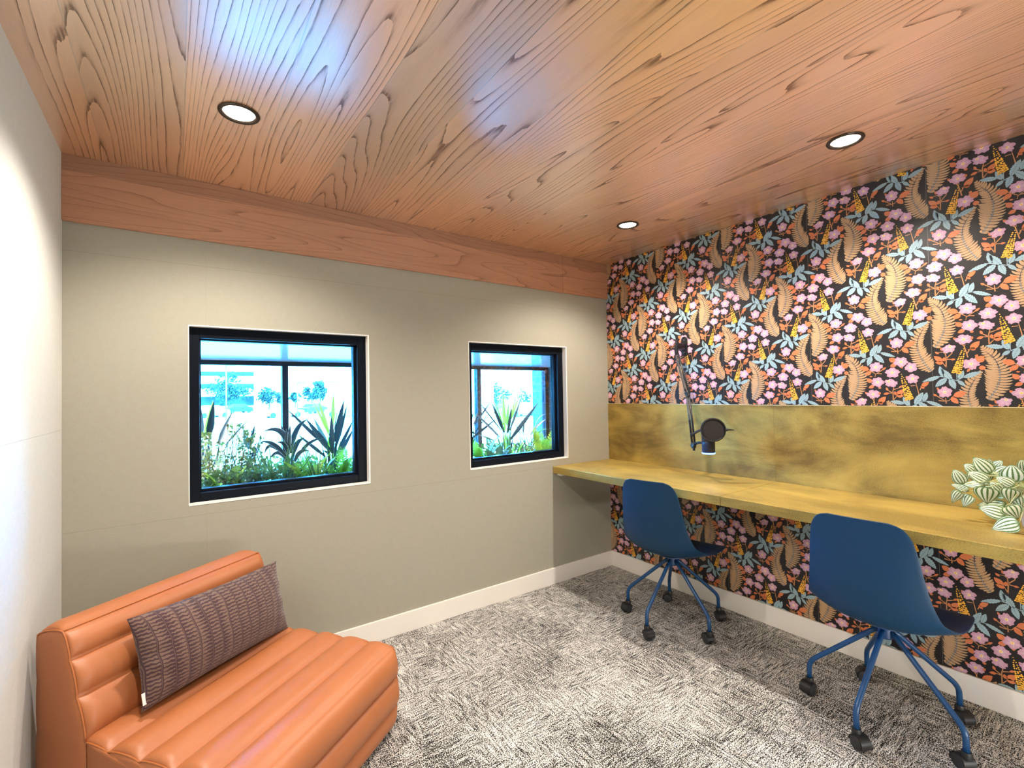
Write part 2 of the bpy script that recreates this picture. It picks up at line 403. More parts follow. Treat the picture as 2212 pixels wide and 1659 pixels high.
def window(name, w):
    x0, x1, z0, z1 = w; ya, yb = .034, .112; fw = .045; ft = .048
    b = MB()
    b.box((x0, ya, z0), (x0+fw*.88, yb, z1)); b.box((x1-fw, ya, z0), (x1, yb, z1))
    b.box((x0+fw*.88, ya, z1-ft), (x1-fw, yb, z1)); b.box((x0+fw*.88, ya, z0), (x1-fw, yb, z0+.040))
    r = struct(b.build(name, MAT['frame'], bevel=.0025))
    b = MB(); X0, X1, Z0, Z1 = x0+fw*.88, x1-fw, z0+.040, z1-ft; s = .012
    b.box((X0, .062, Z0), (X0+s*.5, .10, Z1)); b.box((X1-s, .062, Z0), (X1, .10, Z1)); b.box((X0+s*.5, .062, Z1-s*.6), (X1-s, .10, Z1)); b.box((X0+s*.5, .062, Z0), (X1-s, .10, Z0+s))
    b.build('glazing_bead', MAT['frame'], r, bevel=.0015)
    b = MB(); b.box((X0+s*.5, .080, Z0+s), (X1-s, .086, Z1-s*.6)); b.build('pane', MAT['glass'], r)
    t = .0025; b = MB(); b.box((x0, -.0015, z0-.004), (x1+.004, ya, z0+t)); b.box((x0, -.0015, z1-t), (x1+.004, ya, z1+.002))
    b.box((x0-.001, -.0015, z0+t), (x0+t, ya, z1-t)); b.box((x1-t, -.0015, z0+t), (x1+.004, ya, z1-t))
    b.build('reveal', MAT['reveal'], r)
    return r
window('window_1', W1); window('window_2', W2)

# ------------------------------------------------------------------ wallpaper wall: motifs cut as shapes in one mesh
PM = ['paper', 'fern', 'orange', 'stem', 'yellow', 'amber', 'blue', 'bluedark', 'navy', 'pink', 'pinklite', 'cream', 'lilac']
PCOL = dict(paper=(.016, .0135, .0145), fern=(.47, .285, .145), orange=(.64, .175, .065), stem=(.50, .22, .09), yellow=(.90, .44, .05), amber=(.50, .22, .03),
            blue=(.30, .415, .445), bluedark=(.13, .20, .24), navy=(.03, .045, .075), pink=(.56, .30, .385), pinklite=(.62, .375, .45), cream=(.86, .72, .42), lilac=(.50, .27, .46))
pmats = [flat('wallpaper_'+n, PCOL[n], .36, spec=.42) for n in PM]
PI_ = {n: i for i, n in enumerate(PM)}
KC = 1659/240.0
def cC(x, y): p = px(1960+x/KC, 640+y/KC, 0, 0.0); return (p.y, p.z)
def cA(x, y): p = px(1840+x/KC, 520+y/KC, 0, 0.0); return (p.y, p.z)
PX_M = 1/(KC*640.0)       # px of the crop to metres, roughly
class Motif:
    def __init__(s): s.polys = []      # (material, layer, [(y,z)...])
    def poly(s, m, layer, pts): s.polys.append((m, layer, pts))
    def leaf(s, m, layer, base, tip, w, bulge=.42, n=7, serr=0.0, curve=0.0, vein=None):
        bx, bz = base; tx, tz = tip; dx, dz = tx-bx, tz-bz; L = math.hypot(dx, dz); ux, uz = dx/L, dz/L; nx, nz = -uz, ux
        up, dn = [], []
        N = n*2 if serr else n
        for i in range(1, N):
            t = i/N; h = w/2*math.sin(PI*t**(.5/ .5*math.log(.5)/math.log(bulge) if bulge != .5 else 1.0))**.85
            if serr and i % 2: h *= 1-serr
            c = curve*L*math.sin(PI*t)
            up.append((bx+ux*L*t+nx*(h+c), bz+uz*L*t+nz*(h+c))); dn.append((bx+ux*L*t+nx*(c-h), bz+uz*L*t+nz*(c-h)))
        s.poly(m, layer, [base]+up+[tip]+dn[::-1])
        if vein:
            mid = [(bx+ux*L*t+nx*curve*L*math.sin(PI*t), bz+uz*L*t+nz*curve*L*math.sin(PI*t)) for t in (0, .3, .6, .92)]
            s.line(vein, layer+1, mid, w*.055, .4)
            for k in range(1, 6):
                t = .1+.14*k; c = curve*L*math.sin(PI*t); h = w*.40*math.sin(PI*t)
                o = (bx+ux*L*t+nx*c, bz+uz*L*t+nz*c)
                for sg in (1, -1):
                    e = (o[0]+ux*h*.55+nx*h*sg, o[1]+uz*h*.55+nz*h*sg); s.line(vein, layer+1, [o, e], w*.030, .3)
    def line(s, m, layer, pts, w, taper=1.0):
        n = len(pts); a, b = [], []
        for i, p in enumerate(pts):
            q0 = pts[max(i-1, 0)]; q1 = pts[min(i+1, n-1)]; dx, dz = q1[0]-q0[0], q1[1]-q0[1]; L = math.hypot(dx, dz) or 1
            h = w/2*(1+(taper-1)*i/max(1, n-1)); a.append((p[0]-dz/L*h, p[1]+dx/L*h)); b.append((p[0]+dz/L*h, p[1]-dx/L*h))
        for i in range(n-1): s.poly(m, layer, [a[i], a[i+1], b[i+1], b[i]])
    def blob(s, m, layer, c, r, seed=0, n=8, j=.18):
        rr = random.Random(seed); s.poly(m, layer, [(c[0]+math.cos(2*PI*k/n)*r*(1+rr.uniform(-j, j)), c[1]+math.sin(2*PI*k/n)*r*(1+rr.uniform(-j, j))) for k in range(n)])
def mirror_y(x): return x
def fern(spine, lw, rw, seed):
    m = Motif(); P = [Vector((a, b_, 0)) for a, b_ in spine]; S = cr(P, 6); n = len(S)
    def interp(tab, t):
        k = t*(len(tab)-1); i = min(int(k), len(tab)-2); return tab[i]+(tab[i+1]-tab[i])*(k-i)
    N = 23; rr = random.Random(seed)
    # the wall is looked at from -x: +y runs to the LEFT of the picture
    for i in range(N):
        t0 = (i+.05)/N; t1 = (i+1.0)/N; tm = (t0+t1)/2
        def at(t):
            k = min(t, .9999)*(n-1); j = int(k); return S[j].lerp(S[min(j+1, n-1)], k-j)
        a, c = at(t0), at(t1); d = (at(min(1, tm+.03))-at(max(0, tm-.03))).normalized()
        for sgn, tab in ((1, lw), (-1, rw)):
            w = interp(tab, tm)*PX_M*(1+rr.uniform(-.12, .06))*.87
            if w < .003: w = .003
            nrm = Vector((-d.y, d.x, 0)); 
            if nrm.x*sgn < 0: nrm = -nrm
            up = -d*(.55-.35*tm)*w
            tip = (a+c)/2+nrm*w*.93+up*.9
            mid_a = a+(c-a)*.01+nrm*w*.45+up*.16; mid_c = c-(c-a)*.05+nrm*w*.45+up*.16
            q_a = a+nrm*w*.78+up*.5; q_c = c+nrm*w*.78+up*.55
            pts = [a+(c-a)*.03, mid_a, q_a+(c-a)*.10, tip, q_c-(c-a)*.15, mid_c, c-(c-a)*.06]
            m.poly('fern', 1, [(p.x, p.y) for p in pts])
    pts = [(p.x, p.y) for p in S]; k0 = int(n*.16); m.line('navy', 2, pts[k0:], .0016, 1.4)
    m.line('blue', 3, pts[int(n*.45):], .0007, 1.6)
    for i in range(5, N):
        t = (i+.5)/N; k = t*(n-1); j = int(k); p = S[j]; d = (S[min(j+1, n-1)]-S[max(j-1, 0)]).normalized(); nr = Vector((-d.y, d.x, 0))
        for sg in (1, -1):
            e = p+nr*sg*.0052-d*.0040; m.line('navy', 2, [(p.x, p.y), (e.x, e.y)], .0021, .3)
    return m
def flower(c, w, h, rot=0.0, seed=0, side=None):
    m = Motif(); rr = random.Random(seed); W_, H_ = w/5082.0, h/3950.0; cy, cz = c; out = []; n = 5
    a0 = rr.uniform(0, 1.2)
    prof = [.80, .97, 1.05, .98, 1.07, .99, .84]
    for k in range(n):
        for q, pr in enumerate(prof):
            a = a0+2*PI*(k+(q-3)/7.2)/n; r_ = pr*(1+rr.uniform(-.07, .07))
            y = math.cos(a)*r_*W_*.5; z = math.sin(a)*r_*H_*.5
            out.append((cy+y*math.cos(rot)-z*math.sin(rot), cz+y*math.sin(rot)+z*math.cos(rot)))
    m.poly('pink', 5, out)
    W_ *= .9
    oy, oz = (side or (0, 0)); cc = (cy-oy/5082.0, cz-oz/3380.0)
    for k in range(n):   # brighter inner petals and lilac folds
        a = a0+2*PI*(k+.02)/n; e = (cy+math.cos(a)*W_*.40, cz+math.sin(a)*H_*.40)
        m.leaf('pinklite', 6, cc, e, W_*.24, .6, 5)
        a = a0+2*PI*(k+.5)/n; e = (cy+math.cos(a)*W_*.34, cz+math.sin(a)*H_*.34); m.line('lilac', 7, [cc, e], W_*.022, .3)
    st = []
    for k in range(14):
        a = 2*PI*k/14+.2; r_ = (.17 if k % 2 else .09)*(1+rr.uniform(-.15, .15)); st.append((cc[0]+math.cos(a)*r_*W_, cc[1]+math.sin(a)*r_*H_))
    m.poly('cream', 8, st); m.blob('yellow', 9, cc, W_*.07, seed, 7)
    return m
def spike(tip, base, w, seed):
    m = Motif(); rr = random.Random(seed); T_ = Vector((*tip, 0)); B = Vector((*base, 0)); L = (T_-B).length; d = (T_-B)/L; nr = Vector((-d.y, d.x, 0)); w /= 5400.0
    for i in range(15):
        t = i/14.0; hw = w*(.5-.40*t); cn = max(1, int(round(5*(1-t)+.8))); r_ = w*.118*(1-.45*t)
        for k in range(cn):
            o = 0 if cn == 1 else (k/(cn-1)-.5)*2
            p = B+d*L*(t+rr.uniform(-.018, .018))+nr*o*hw*.80; m.blob('yellow', 5, (p.x, p.y), r_*(1+rr.uniform(-.15, .2)), seed*97+i*7+k, 7, .22)
            if rr.random() < .30: 
                q = p+nr*rr.uniform(-1, 1)*r_*.6-d*r_*.5; m.blob('amber', 6, (q.x, q.y), r_*.17, i, 5)
    return m
def leaves(fn, lst, mat, layer, serr=0.0, vein=None, bulge=.45):
    m = Motif()
    for tx, ty, bx, by, w in lst: m.leaf(mat, layer, fn(bx, by), fn(tx, ty), w*PX_M, bulge, 7, serr, 0.0, vein)
    return m
def stems(fn, lst, mat='stem', w=16, layer=3):
    m = Motif()
    for ln in lst: m.line(mat, layer, [fn(*p) for p in ln], w*PX_M, .55)
    return m
motifs = [
    fern([cC(*p) for p in ((1105,745),(1185,835),(1300,930),(1362,1050),(1385,1180),(1362,1300),(1308,1415),(1212,1545))], [20,75,120,150,235,270,240,165,45], [25,110,150,160,190,205,215,170,70], 1),
    fern([cC(*p) for p in ((322,375),(240,485),(165,620),(145,735),(170,850),(222,945),(292,1050),(365,1118))], [20,110,140,150,160,185,190,150,50], [20,75,100,115,150,170,190,165,80], 2),
    spike(cC(1382,275), cC(1530,680), 170, 3), spike(cC(850,765), cC(735,1140), 165, 4),
    stems(cC, [[(1530,640),(1540,800)],[(738,1110),(742,1262)],[(490,1195),(600,1214),(742,1262)],[(740,1262),(800,1225),(840,1212)]], 'blue', 15, 3),
    stems(cA, [[(790,240),(860,200),(985,112),(1035,106)]], 'blue', 15, 3),
    leaves(cC, [(222,1282,492,1195,78),(484,1042,528,1200,82),(505,1082,668,1250,100),(418,1352,592,1222,104),(718,1388,636,1226,100),(868,1342,752,1256,66),(838,1108,772,1242,84),(1105,1124,832,1216,88)], 'blue', 4, .22, 'bluedark'),
    leaves(cA, [(502,212,718,205,84),(690,112,772,228,92),(690,318,786,238,66),(820,342,882,182,100),(985,-20,862,192,112),(1042,-30,990,122,86),(1285,134,1026,104,70),(1098,258,922,142,112)], 'blue', 4, .22, 'bluedark'),
    flower(cC(890,185), 245, 175, 0, 11), flower(cC(925,435), 240, 170, .1, 12), flower(cC(1205,255), 255, 175, 0, 13), flower(cC(1178,432), 240, 135, .35, 14, (-40, -25)),
    flower(cC(840,645), 245, 155, 0, 15), flower(cC(618,785), 220, 130, -.3, 16, (25, -30)), flower(cC(952,1010), 245, 175, 0, 17), flower(cC(560,1432), 230, 175, 0, 18),
    flower(cC(1372,60), 260, 170, .1, 19), flower(cC(1562,140), 215, 165, 0, 20), flower(cC(1592,330), 215, 160, 0, 21),
    leaves(cC, [(585,212,760,240,100),(686,342,798,262,80),(1086,172,1008,226,36),(722,388,812,452,84),(752,548,860,498,66),(962,548,965,510,52),(825,350,768,352,26),
        (1032,634,1142,604,48),(1406,460,1330,502,36),(1436,520,1288,628,86),(1426,632,1286,640,70),(1248,568,1282,632,54),(1088,512,1118,566,40),(682,618,738,652,44),(980,602,940,642,44),(1080,668,940,796,96),(1022,800,940,770,60),
        (410,830,472,862,36),(396,894,524,976,84),(416,988,544,1000,66),(556,910,540,974,54),(722,940,648,946,34),(496,765,528,815,44),
        (1138,888,1046,985,116),(1175,1062,1068,1072,80),(892,1132,934,1080,38),(1048,866,1022,908,42),(884,1430,688,1492,106),(764,1604,654,1508,86),(388,1460,442,1490,38),(442,1362,470,1400,36),
        (1140,18,1262,62,96),(1160,154,1282,108,76),(1392,168,1380,130,44),(1462,298,1524,342,54)], 'orange', 4, 0, 'stem'),
    stems(cC, [[(760,240),(800,262),(885,300),(872,355)],[(1002,290),(930,290),(885,302)],[(1080,180),(985,240),(900,296)],[(1222,718),(1216,560),(1236,490),(1302,395)],[(1216,600),(1120,560),(1086,520)],[(1216,602),(1135,606)],[(1232,540),(1340,500)],
        [(1225,715),(1290,650)],[(905,912),(848,742),(870,720)],[(848,742),(775,690)],[(905,800),(945,790)],[(895,850),(935,785),(960,770)],[(578,1065),(582,930),(570,860),(528,832),(440,845)],[(582,930),(668,850),(672,815)],[(582,940),(700,945)],[(578,1060),(540,1005)],
        [(1022,908),(1010,950)],[(582,1602),(572,1515)],[(468,1556),(540,1565),(620,1560),(692,1488)],[(440,1488),(560,1560)]], 'stem', 17, 3),
    leaves(cC, [(328,1268,212,1352,76),(258,1380,200,1340,44)], 'orange', 4, 0, 'stem'),
    stems(cC, [[(180,1482),(130,1300)],[(190,1400),(215,1350)],[(50,1338),(125,1332)]], 'stem', 16, 3),
]
LA = (-.1515, -.2145); LB = (-.4545, 0.0)
cells = {i: [] for i in range(len(PM))}
b = MB()
b.box((0, YF, 0), (T, 0, HC), 0)
bmw = bmesh.new()
for M_ in motifs:
    ys = [p[0] for q in M_.polys for p in q[2]]; zs = [p[1] for q in M_.polys for p in q[2]]
    y0, y1, z0, z1 = min(ys), max(ys), min(zs), max(zs)
    for i in range(-14, 15):
        for j in range(-14, 15):
            oy = LA[0]*i+LB[0]*j; oz = LA[1]*i
            if y1+oy < YF or y0+oy > 0: continue
            if z1+oz < BB-.01 or z0+oz > HC or (z0+oz > .775 and z1+oz < 1.15): continue
            for m, layer, pts in M_.polys:
                py0 = min(p[0] for p in pts)+oy; py1 = max(p[0] for p in pts)+oy; pz0 = min(p[1] for p in pts)+oz; pz1 = max(p[1] for p in pts)+oz
                if py0 > 0 or py0 < YF+.001 or pz0 > HC or pz1 < .09 or (pz0 > .775 and pz1 < 1.15): continue
                x = -.00022*layer
                if py1 > -.001 or pz1 > HC-.001:      # trim at the corner and at the ceiling
                    cl = pts
                    for ax, lim in ((0, -.0008-oy), (1, HC-.0008-oz)):
                        o_ = []
                        for k in range(len(cl)):
                            p, q = cl[k], cl[(k+1) % len(cl)]; pi_, qi = p[ax] <= lim, q[ax] <= lim
                            if pi_: o_.append(p)
                            if pi_ != qi:
                                t = (lim-p[ax])/(q[ax]-p[ax]); o_.append((p[0]+(q[0]-p[0])*t, p[1]+(q[1]-p[1])*t))
                        cl = o_
                        if len(cl) < 3: break
                    if len(cl) < 3: continue
                    pts2 = cl
                else: pts2 = pts
                b.add([(x, p[0]+oy, p[1]+oz) for p in pts2], [tuple(range(len(pts2)))], PI_[m])
for ys in (-.429, -.886, -1.343, -1.799, -2.255, -2.712):          # butt joints of the paper drops
    for z0, z1 in ((BB, .73), (1.15, HC-.001)): b.add([(-.00008, ys, z0), (-.00008, ys+.0011, z0), (-.00008, ys+.0011, z1), (-.00008, ys, z1)], [(0, 1, 2, 3)], len(PM))
struct(b.build('wall_right', pmats+[MAT['seamline']]))
bmw.free()

# ------------------------------------------------------------------ brass splashback and desk
BR0, BR1 = DESK_Z, 1.1553
r = thing('brass_splashback', (0, -1.1, BR0), 'aged brass sheet splashback along the wallpaper wall above the desk', 'splashback')
for y0, y1 in ((-1.1606, -.0005), (YF+.005, -1.1614)):
    b = MB(); b.box((-.0062, y0, BR0), (-.0024, y1, BR1)); b.build('sheet_panel', MAT['brass_wall'], r)
b = MB(); b.box((-.0072, YF+.005, BR1), (-.0024, -.0005, BR1+.0035)); b.build('edge_strip', flat('brass_edge', (.85, .66, .36), .35, metal=.8), r)
r = thing('wall_desk', (-DESK_D/2, -1.1, DESK_Z), 'long brass-clad wall desk running under the floral wallpaper', 'desk')
for y0, y1 in ((-1.1680, -.001), (YF+.005, -1.1690)):
    b = MB(); b.box((-DESK_D, y0, DESK_Z-.044), (-.0066, y1, DESK_Z)); b.build('worktop', MAT['brass_top'], r, bevel=.0025)
for y in (-.05,):
    b = MB(); b.box((-.40 if y < -.1 else -.525, y-.02, DESK_Z-.056), (-.02 if y < -.1 else -.47, y+.02, DESK_Z-.044))
    if y < -.1: b.box((-.03, y-.02, .45), (-.012, y+.02, DESK_Z-.056))
    b.build('support_bracket', MAT['white_plastic'] if y > -.1 else MAT['black_metal'], r)

# ------------------------------------------------------------------ downlights
def downlight(x, y, label):
    r = thing('downlight', (x, y, HC), label, 'ceiling light', 'recessed ceiling downlights')
    b = MB(); b.lathe([(.0585, 0), (.0600, -.003), (.0575, -.0065), (.052, -.0075), (.047, -.005), (.0445, -.001)], (x, y, HC), seg=48)
    b.build('trim_ring', MAT['trimring'], r, auto=50)
    b = MB(); b.lathe([(.0001, -.0035), (.02, -.0034), (.038, -.0026), (.0452, -.001)], (x, y, HC), seg=40); b.build('lens', MAT['lens'], r, smooth=True)
    light('downlight_beam', 'SPOT', (x, y, HC-.012), 80, (1, .92, .83), aim=(x, y, 0), spot_size=math.radians(138), spot_blend=.60, shadow_soft_size=.022).parent = r
    return r
LX0, LX1, LY0, LY1 = -2.378, -.512, -.650, -1.690
for x, y, lb in ((LX0, LY0, 'round ceiling downlight above the leather lounge chair'), (LX1, LY0, 'small round ceiling downlight above the far end of the desk'),
                 (LX1, LY1, 'round ceiling downlight above the nearer blue chair'), (LX0, LY1, 'round ceiling downlight above where the photo is taken from')):
    downlight(x, y, lb)
for l in [o for o in bpy.data.objects if o.type == 'LIGHT' and o.parent]: l.location = (0, 0, -.012)

# ------------------------------------------------------------------ leather lounge chair (local axes: a along the width, d from back to front)
AC = Vector((-2.868, -.476, 0)); ATH = .921
AW, AN = Vector((math.sin(ATH), math.cos(ATH), 0)), Vector((math.cos(ATH), -math.sin(ATH), 0))
def aw(a, d, z): return AC + AW*a + AN*d + Vector((0, 0, z))
ACW = .667
def channel_block(spans, close, puff_end=.030):
    """spans: list of (P, Q, puff) along the profile in (d,z); close: further profile points completing the side outline"""
    b = MB(); As = []
    for k in range(7): As.append(puff_end*(1-math.cos(PI/2*k/6)))
    for k in range(1, 14): As.append(puff_end+(ACW-2*puff_end)*k/14)
    As += [ACW-x for x in As[:7][::-1]]
    rows = []; outline = []
    for (p, q, h) in spans:
        n = 11; dx, dz = q[0]-p[0], q[1]-p[1]; L = math.hypot(dx, dz); nx, nz = -dz/L, dx/L
        for k in range(n):
            s = k/(n-1)
            if k == n-1 and (p, q, h) != spans[-1]: pass
            g = (math.sin(PI*s))**.62; row = []
            bd, bz = p[0]+dx*s, p[1]+dz*s
            for a in As:
                e = min(a, ACW-a)/puff_end; e = 1 if e >= 1 else math.sqrt(max(0, 1-(1-e)**2))
                wr = 0 if h < .006 else .0016*mnoise.noise(Vector((a*9, bd*14, bz*14)))*g*e + (.0022*mnoise.noise(Vector((a*70, bd*5, bz*5)))*max(0, 1-min(a, ACW-a)/.09)*g)
                o = h*g*(.30+.70*e)+wr
                row.append(aw(a, bd+nx*o, bz+nz*o))
            rows.append(row)
            if not outline or (abs(outline[-1][0]-bd)+abs(outline[-1][1]-bz)) > 1e-5: outline.append((bd+nx*h*g*.30, bz+nz*h*g*.30))
    b.grid(rows, 0)
    return b, outline+close
def side_panels(outline, parent, name):
    for a, s in ((0, -1), (ACW, 1)):
        b = MB(); n = len(outline); cd_ = sum(p[0] for p in outline)/n; cz = sum(p[1] for p in outline)/n
        rings = []
        for f, o in ((1.0, 0.0), (.97, .004), (.86, .007), (.5, .009)):
            rings.append([aw(a+s*o, cd_+(p[0]-cd_)*f, cz+(p[1]-cz)*f) for p in outline])
        b.grid(rings, 0, close_u=True); k = len(b.v); b.f.append(tuple(range(k-n, k))); b.mi.append(0)
        b.build(name, MAT['leather'], parent, smooth=True)
lounge = thing('lounge_chair', AC, 'cognac leather armless lounge chair with padded channels in the corner', 'lounge chair')
back_sp = [((.000, .03), (.000, .17), .010), ((.000, .17), (.000, .31), .011), ((.000, .31), (.000, .45), .011), ((.000, .45), (-.001, .578), .011)]
top_sp = [((-.001, .578), (.106, .600), .026)]
fr_sp = [((.106, .600), (.134, .524), .021), ((.134, .524), (.163, .428), .023), ((.163, .428), (.198, .318), .022)]
bb, ol = channel_block(back_sp+top_sp+fr_sp, [(.200, .20), (.200, .03)])
o = bb.build('backrest', MAT['leather'], lounge, smooth=True); side_panels(ol, o, 'side_panel')
seat_sp = [((.165, .312), (.284, .306), .022), ((.284, .306), (.400, .306), .026), ((.400, .306), (.515, .306), .026), ((.515, .306), (.632, .306), .026), ((.632, .306), (.738, .300), .024),
           ((.738, .300), (.750, .197), .026), ((.750, .197), (.748, .095), .024), ((.748, .095), (.735, .018), .018)]
sb, ol2 = channel_block(seat_sp, [(.205, .018)])
o2 = sb.build('seat', MAT['leather'], lounge, smooth=True); side_panels([(max(.2002, p[0]), p[1]) for p in ol2], o2, 'side_panel')
for oo, outl, k0, k1 in ((o, ol, 0, len(ol)-2), (o2, ol2, 0, len(ol2)-1)):
    for a in (-.002, ACW+.002):
        b = MB(); b.tube([aw(a, max(p[0], .203) if oo is o2 else p[0], p[1]) for p in outl[k0:k1]], .0024, 8); b.build('piping', MAT['piping'], oo, smooth=True)
b = MB(); b.tube([aw(a, .106, .6005+.0015) for a in [ACW*k/20 for k in range(21)]], .0020, 8); b.build('piping', MAT['piping'], o, smooth=True)
for a in (.05, ACW-.05):
    for d in (.06, .66):
        p = aw(a, d, 0); b = MB(); b.lathe([(.0001, 0), (.018, 0), (.02, .004), (.02, .032), (.0001, .032)], p, seg=16); b.build('foot', MAT['black'], lounge, auto=40)

# lumbar cushion
CU = (Vector((0, 0, 0)))
c_mid = aw(.374, .240, .463); cu_u = (AW*.998+Vector((0, 0, -.040))).normalized()
cu_v = (AN*-.22+Vector((0, 0, .97))).normalized(); cu_n = cu_u.cross(cu_v).normalized()
if cu_n.dot(AN) < 0: cu_n = -cu_n
CW, CH, CT = .560, .266, .150
cush = thing('lumbar_cushion', c_mid, 'plum and tan hatched lumbar cushion leaning on the leather lounge chair', 'cushion')
b = MB(); b.uvs = []; NU, NV = 56, 28
def cpt(u, v, sg):
    x = CW/2*u*(1-.060*(1-v*v)*abs(u)**3); y = CH/2*v*(1-.07*(1-u*u)*abs(v)**3)
    t = CT/2*max(0, 1-abs(u)**3.2)**.62*max(0, 1-v**2)**.62
    cr_ = max(0, abs(u)-.62)/.38
    t += .0055*cr_*math.sin(v*13+u*3)*(1-v*v)*(1-min(1, max(0, (abs(u)-.9)/.1))) + .0025*mnoise.noise(Vector((u*5, v*4, sg)))*(1-u*u)*(1-v*v)
    sag = -.012*(1-u*u)*(v < 0)*abs(v)
    return c_mid + cu_u*x + cu_v*(y+sag*0) + cu_n*(sg*t)
for sg in (1, -1):
    rows = []
    for j in range(NV+1):
        v = math.sin((j/NV-.5)*PI); rows.append([cpt(math.sin((i/NU-.5)*PI), v, sg) for i in range(NU+1)])
        b.uvs += [((math.sin((i/NU-.5)*PI))*.5+.5, (v*.5+.5)*(CH/CW)+(0 if sg > 0 else .37)) for i in range(NU+1)]
    b.grid(rows, 0)
b.build('cover', MAT['cushion'], cush, smooth=True)
b = MB(); p = c_mid-cu_u*(CW/2-.018)-cu_v*(CH/2-.034)+cu_n*.006
for q in (0,):
    A, B_ = cu_u*.0055, cu_v*.0165; vs = [p-A-B_, p+A-B_, p+A+B_, p-A+B_]; vs = [v-cu_u*.010 for v in vs]
    vs2 = [v+cu_n*.0012 for v in vs]; b.add(vs+vs2, [(3,2,1,0),(4,5,6,7),(0,1,5,4),(1,2,6,5),(2,3,7,6),(3,0,4,7)])
tag(b.build('care_tag', MAT['tag'], cush), 'small white fabric tag')

# ------------------------------------------------------------------ blue swivel chairs
def shell_mesh():
    # profile (fwd, z) from the top of the back down and out to the front lip, with half width and edge curl
    prof = [(-.262,.792,.088,.000), (-.260,.780,.122,.004), (-.256,.745,.146,.012), (-.251,.69,.158,.020), (-.243,.62,.167,.028), (-.232,.55,.177,.036), (-.217,.49,.188,.044), (-.192,.435,.200,.052),
            (-.153,.400,.211,.056), (-.10,.381,.218,.052), (-.04,.373,.221,.042), (.03,.373,.223,.031), (.10,.379,.222,.022), (.155,.387,.219,.013), (.195,.391,.209,.005), (.212,.386,.190,.001), (.220,.377,.160,.0)]
    P = cr([(p[0], p[1], 0) for p in prof], 3); Q = cr([(p[2], p[3], 0) for p in prof], 3); rows = []
    for i in range(len(P)):
        a = P[max(i-1, 0)]; c = P[min(i+1, len(P)-1)]; t = (c-a).normalized(); nrm = Vector((-t.y, t.x, 0))   # towards the sitter
        if nrm.dot(Vector((.3, .9, 0))) < 0: nrm = -nrm
        row = []
        for k in range(25):
            s = (k/24-.5)*2; w = Q[i].x*s; cu = Q[i].y*(abs(s)**2.4)
            p = P[i]+nrm*cu; row.append((p.x, w, p.y))
        rows.append(row)
    b = MB(); b.grid(rows); return b
def swivel_chair():
    r = thing('swivel_chair', (0, 0, 0), 'blue moulded swivel chair at the far end of the desk, nearest the windows', 'chair', 'blue swivel chairs at the desk')
    o = shell_mesh().build('shell', MAT['shell'], r, smooth=True)
    s = o.modifiers.new('thickness', 'SOLIDIFY'); s.thickness = .0055; s.offset = 1
    bv = o.modifiers.new('bevel', 'BEVEL'); bv.width = .0018; bv.segments = 2; bv.limit_method = 'ANGLE'; bv.angle_limit = math.radians(60)
    b = MB(); b.lathe([(.0001, .366), (.072, .3655), (.072, .361), (.03, .357), (.025, .350), (.026, .312), (.021, .306), (.0001, .306)], seg=28)
    b.build('hub', MAT['hub'], r, auto=35)
    for k in range(5):
        a = math.radians(31+72*k); d = Vector((math.cos(a), math.sin(a), 0))
        pts = [d*.016+Vector((0, 0, .340)), d*.045+Vector((0, 0, .316)), d*.226+Vector((0, 0, .152))]
        for q in range(1, 6):
            t = q/6; A, Bp, Cp = d*.226+Vector((0, 0, .152)), d*.249+Vector((0, 0, .131)), d*.250+Vector((0, 0, .106))
            pts.append(A*(1-t)**2+Bp*2*t*(1-t)+Cp*t*t)
        pts += [d*.250+Vector((0, 0, .095)), d*.250+Vector((0, 0, .058))]
        b = MB(); b.tube(pts, .0092, 14); b.build('leg', MAT['leg'], r, smooth=True)
        # twin-wheel caster, trailing at its own angle
        ca = math.radians(random.uniform(0, 360)) if k not in (1, 2) else a+1.2
        t = Vector((math.cos(ca), math.sin(ca), 0)); sd = Vector((-t.y, t.x, 0)); o0 = d*.250; wc = o0+t*.013+Vector((0, 0, .026))
        b = MB(); b.lathe([(.0001, .066), (.0135, .066), (.0150, .060), (.0150, .044), (.0001, .044)], o0, seg=18)
        arc = []
        for q in range(15):
            an = math.radians(-22+q*204/14); arc.append([wc+t*math.cos(an)*.0272*1.0+Vector((0, 0, math.sin(an)*.0272))+sd*w for w in (-.0205, -.0195, .0195, .0205)])
        inner = [[p*.0+wc+(p-wc)*.86 if True else p for p in rw] for rw in arc]
        b.grid(arc); b.grid(inner); 
        for e in (0, 3):
            b.grid([[rw[e] for rw in arc], [rw[e] for rw in inner]])
        cs = b.build('caster', MAT['black'], r, auto=40)
        for sg in (1, -1):
            b = MB(); b.lathe([(.0001, .0225), (.015, .0220), (.0215, .0205), (.0235, .017), (.0235, .006), (.0215, .004), (.0001, .004)], wc, axis=sd*sg, seg=26)
            b.build('wheel', MAT['black_soft'], cs, auto=40)
    return r
ch1 = swivel_chair(); ch2 = copy_tree(ch1)
ch1.location = (-.375, -.787, 0); ch1.rotation_euler.z = math.radians(10)
ch2.location = (-.385, -1.725, 0); ch2.rotation_euler.z = math.radians(1)
ch2['label'] = 'nearer blue moulded swivel chair, at the desk beside the striped plant'

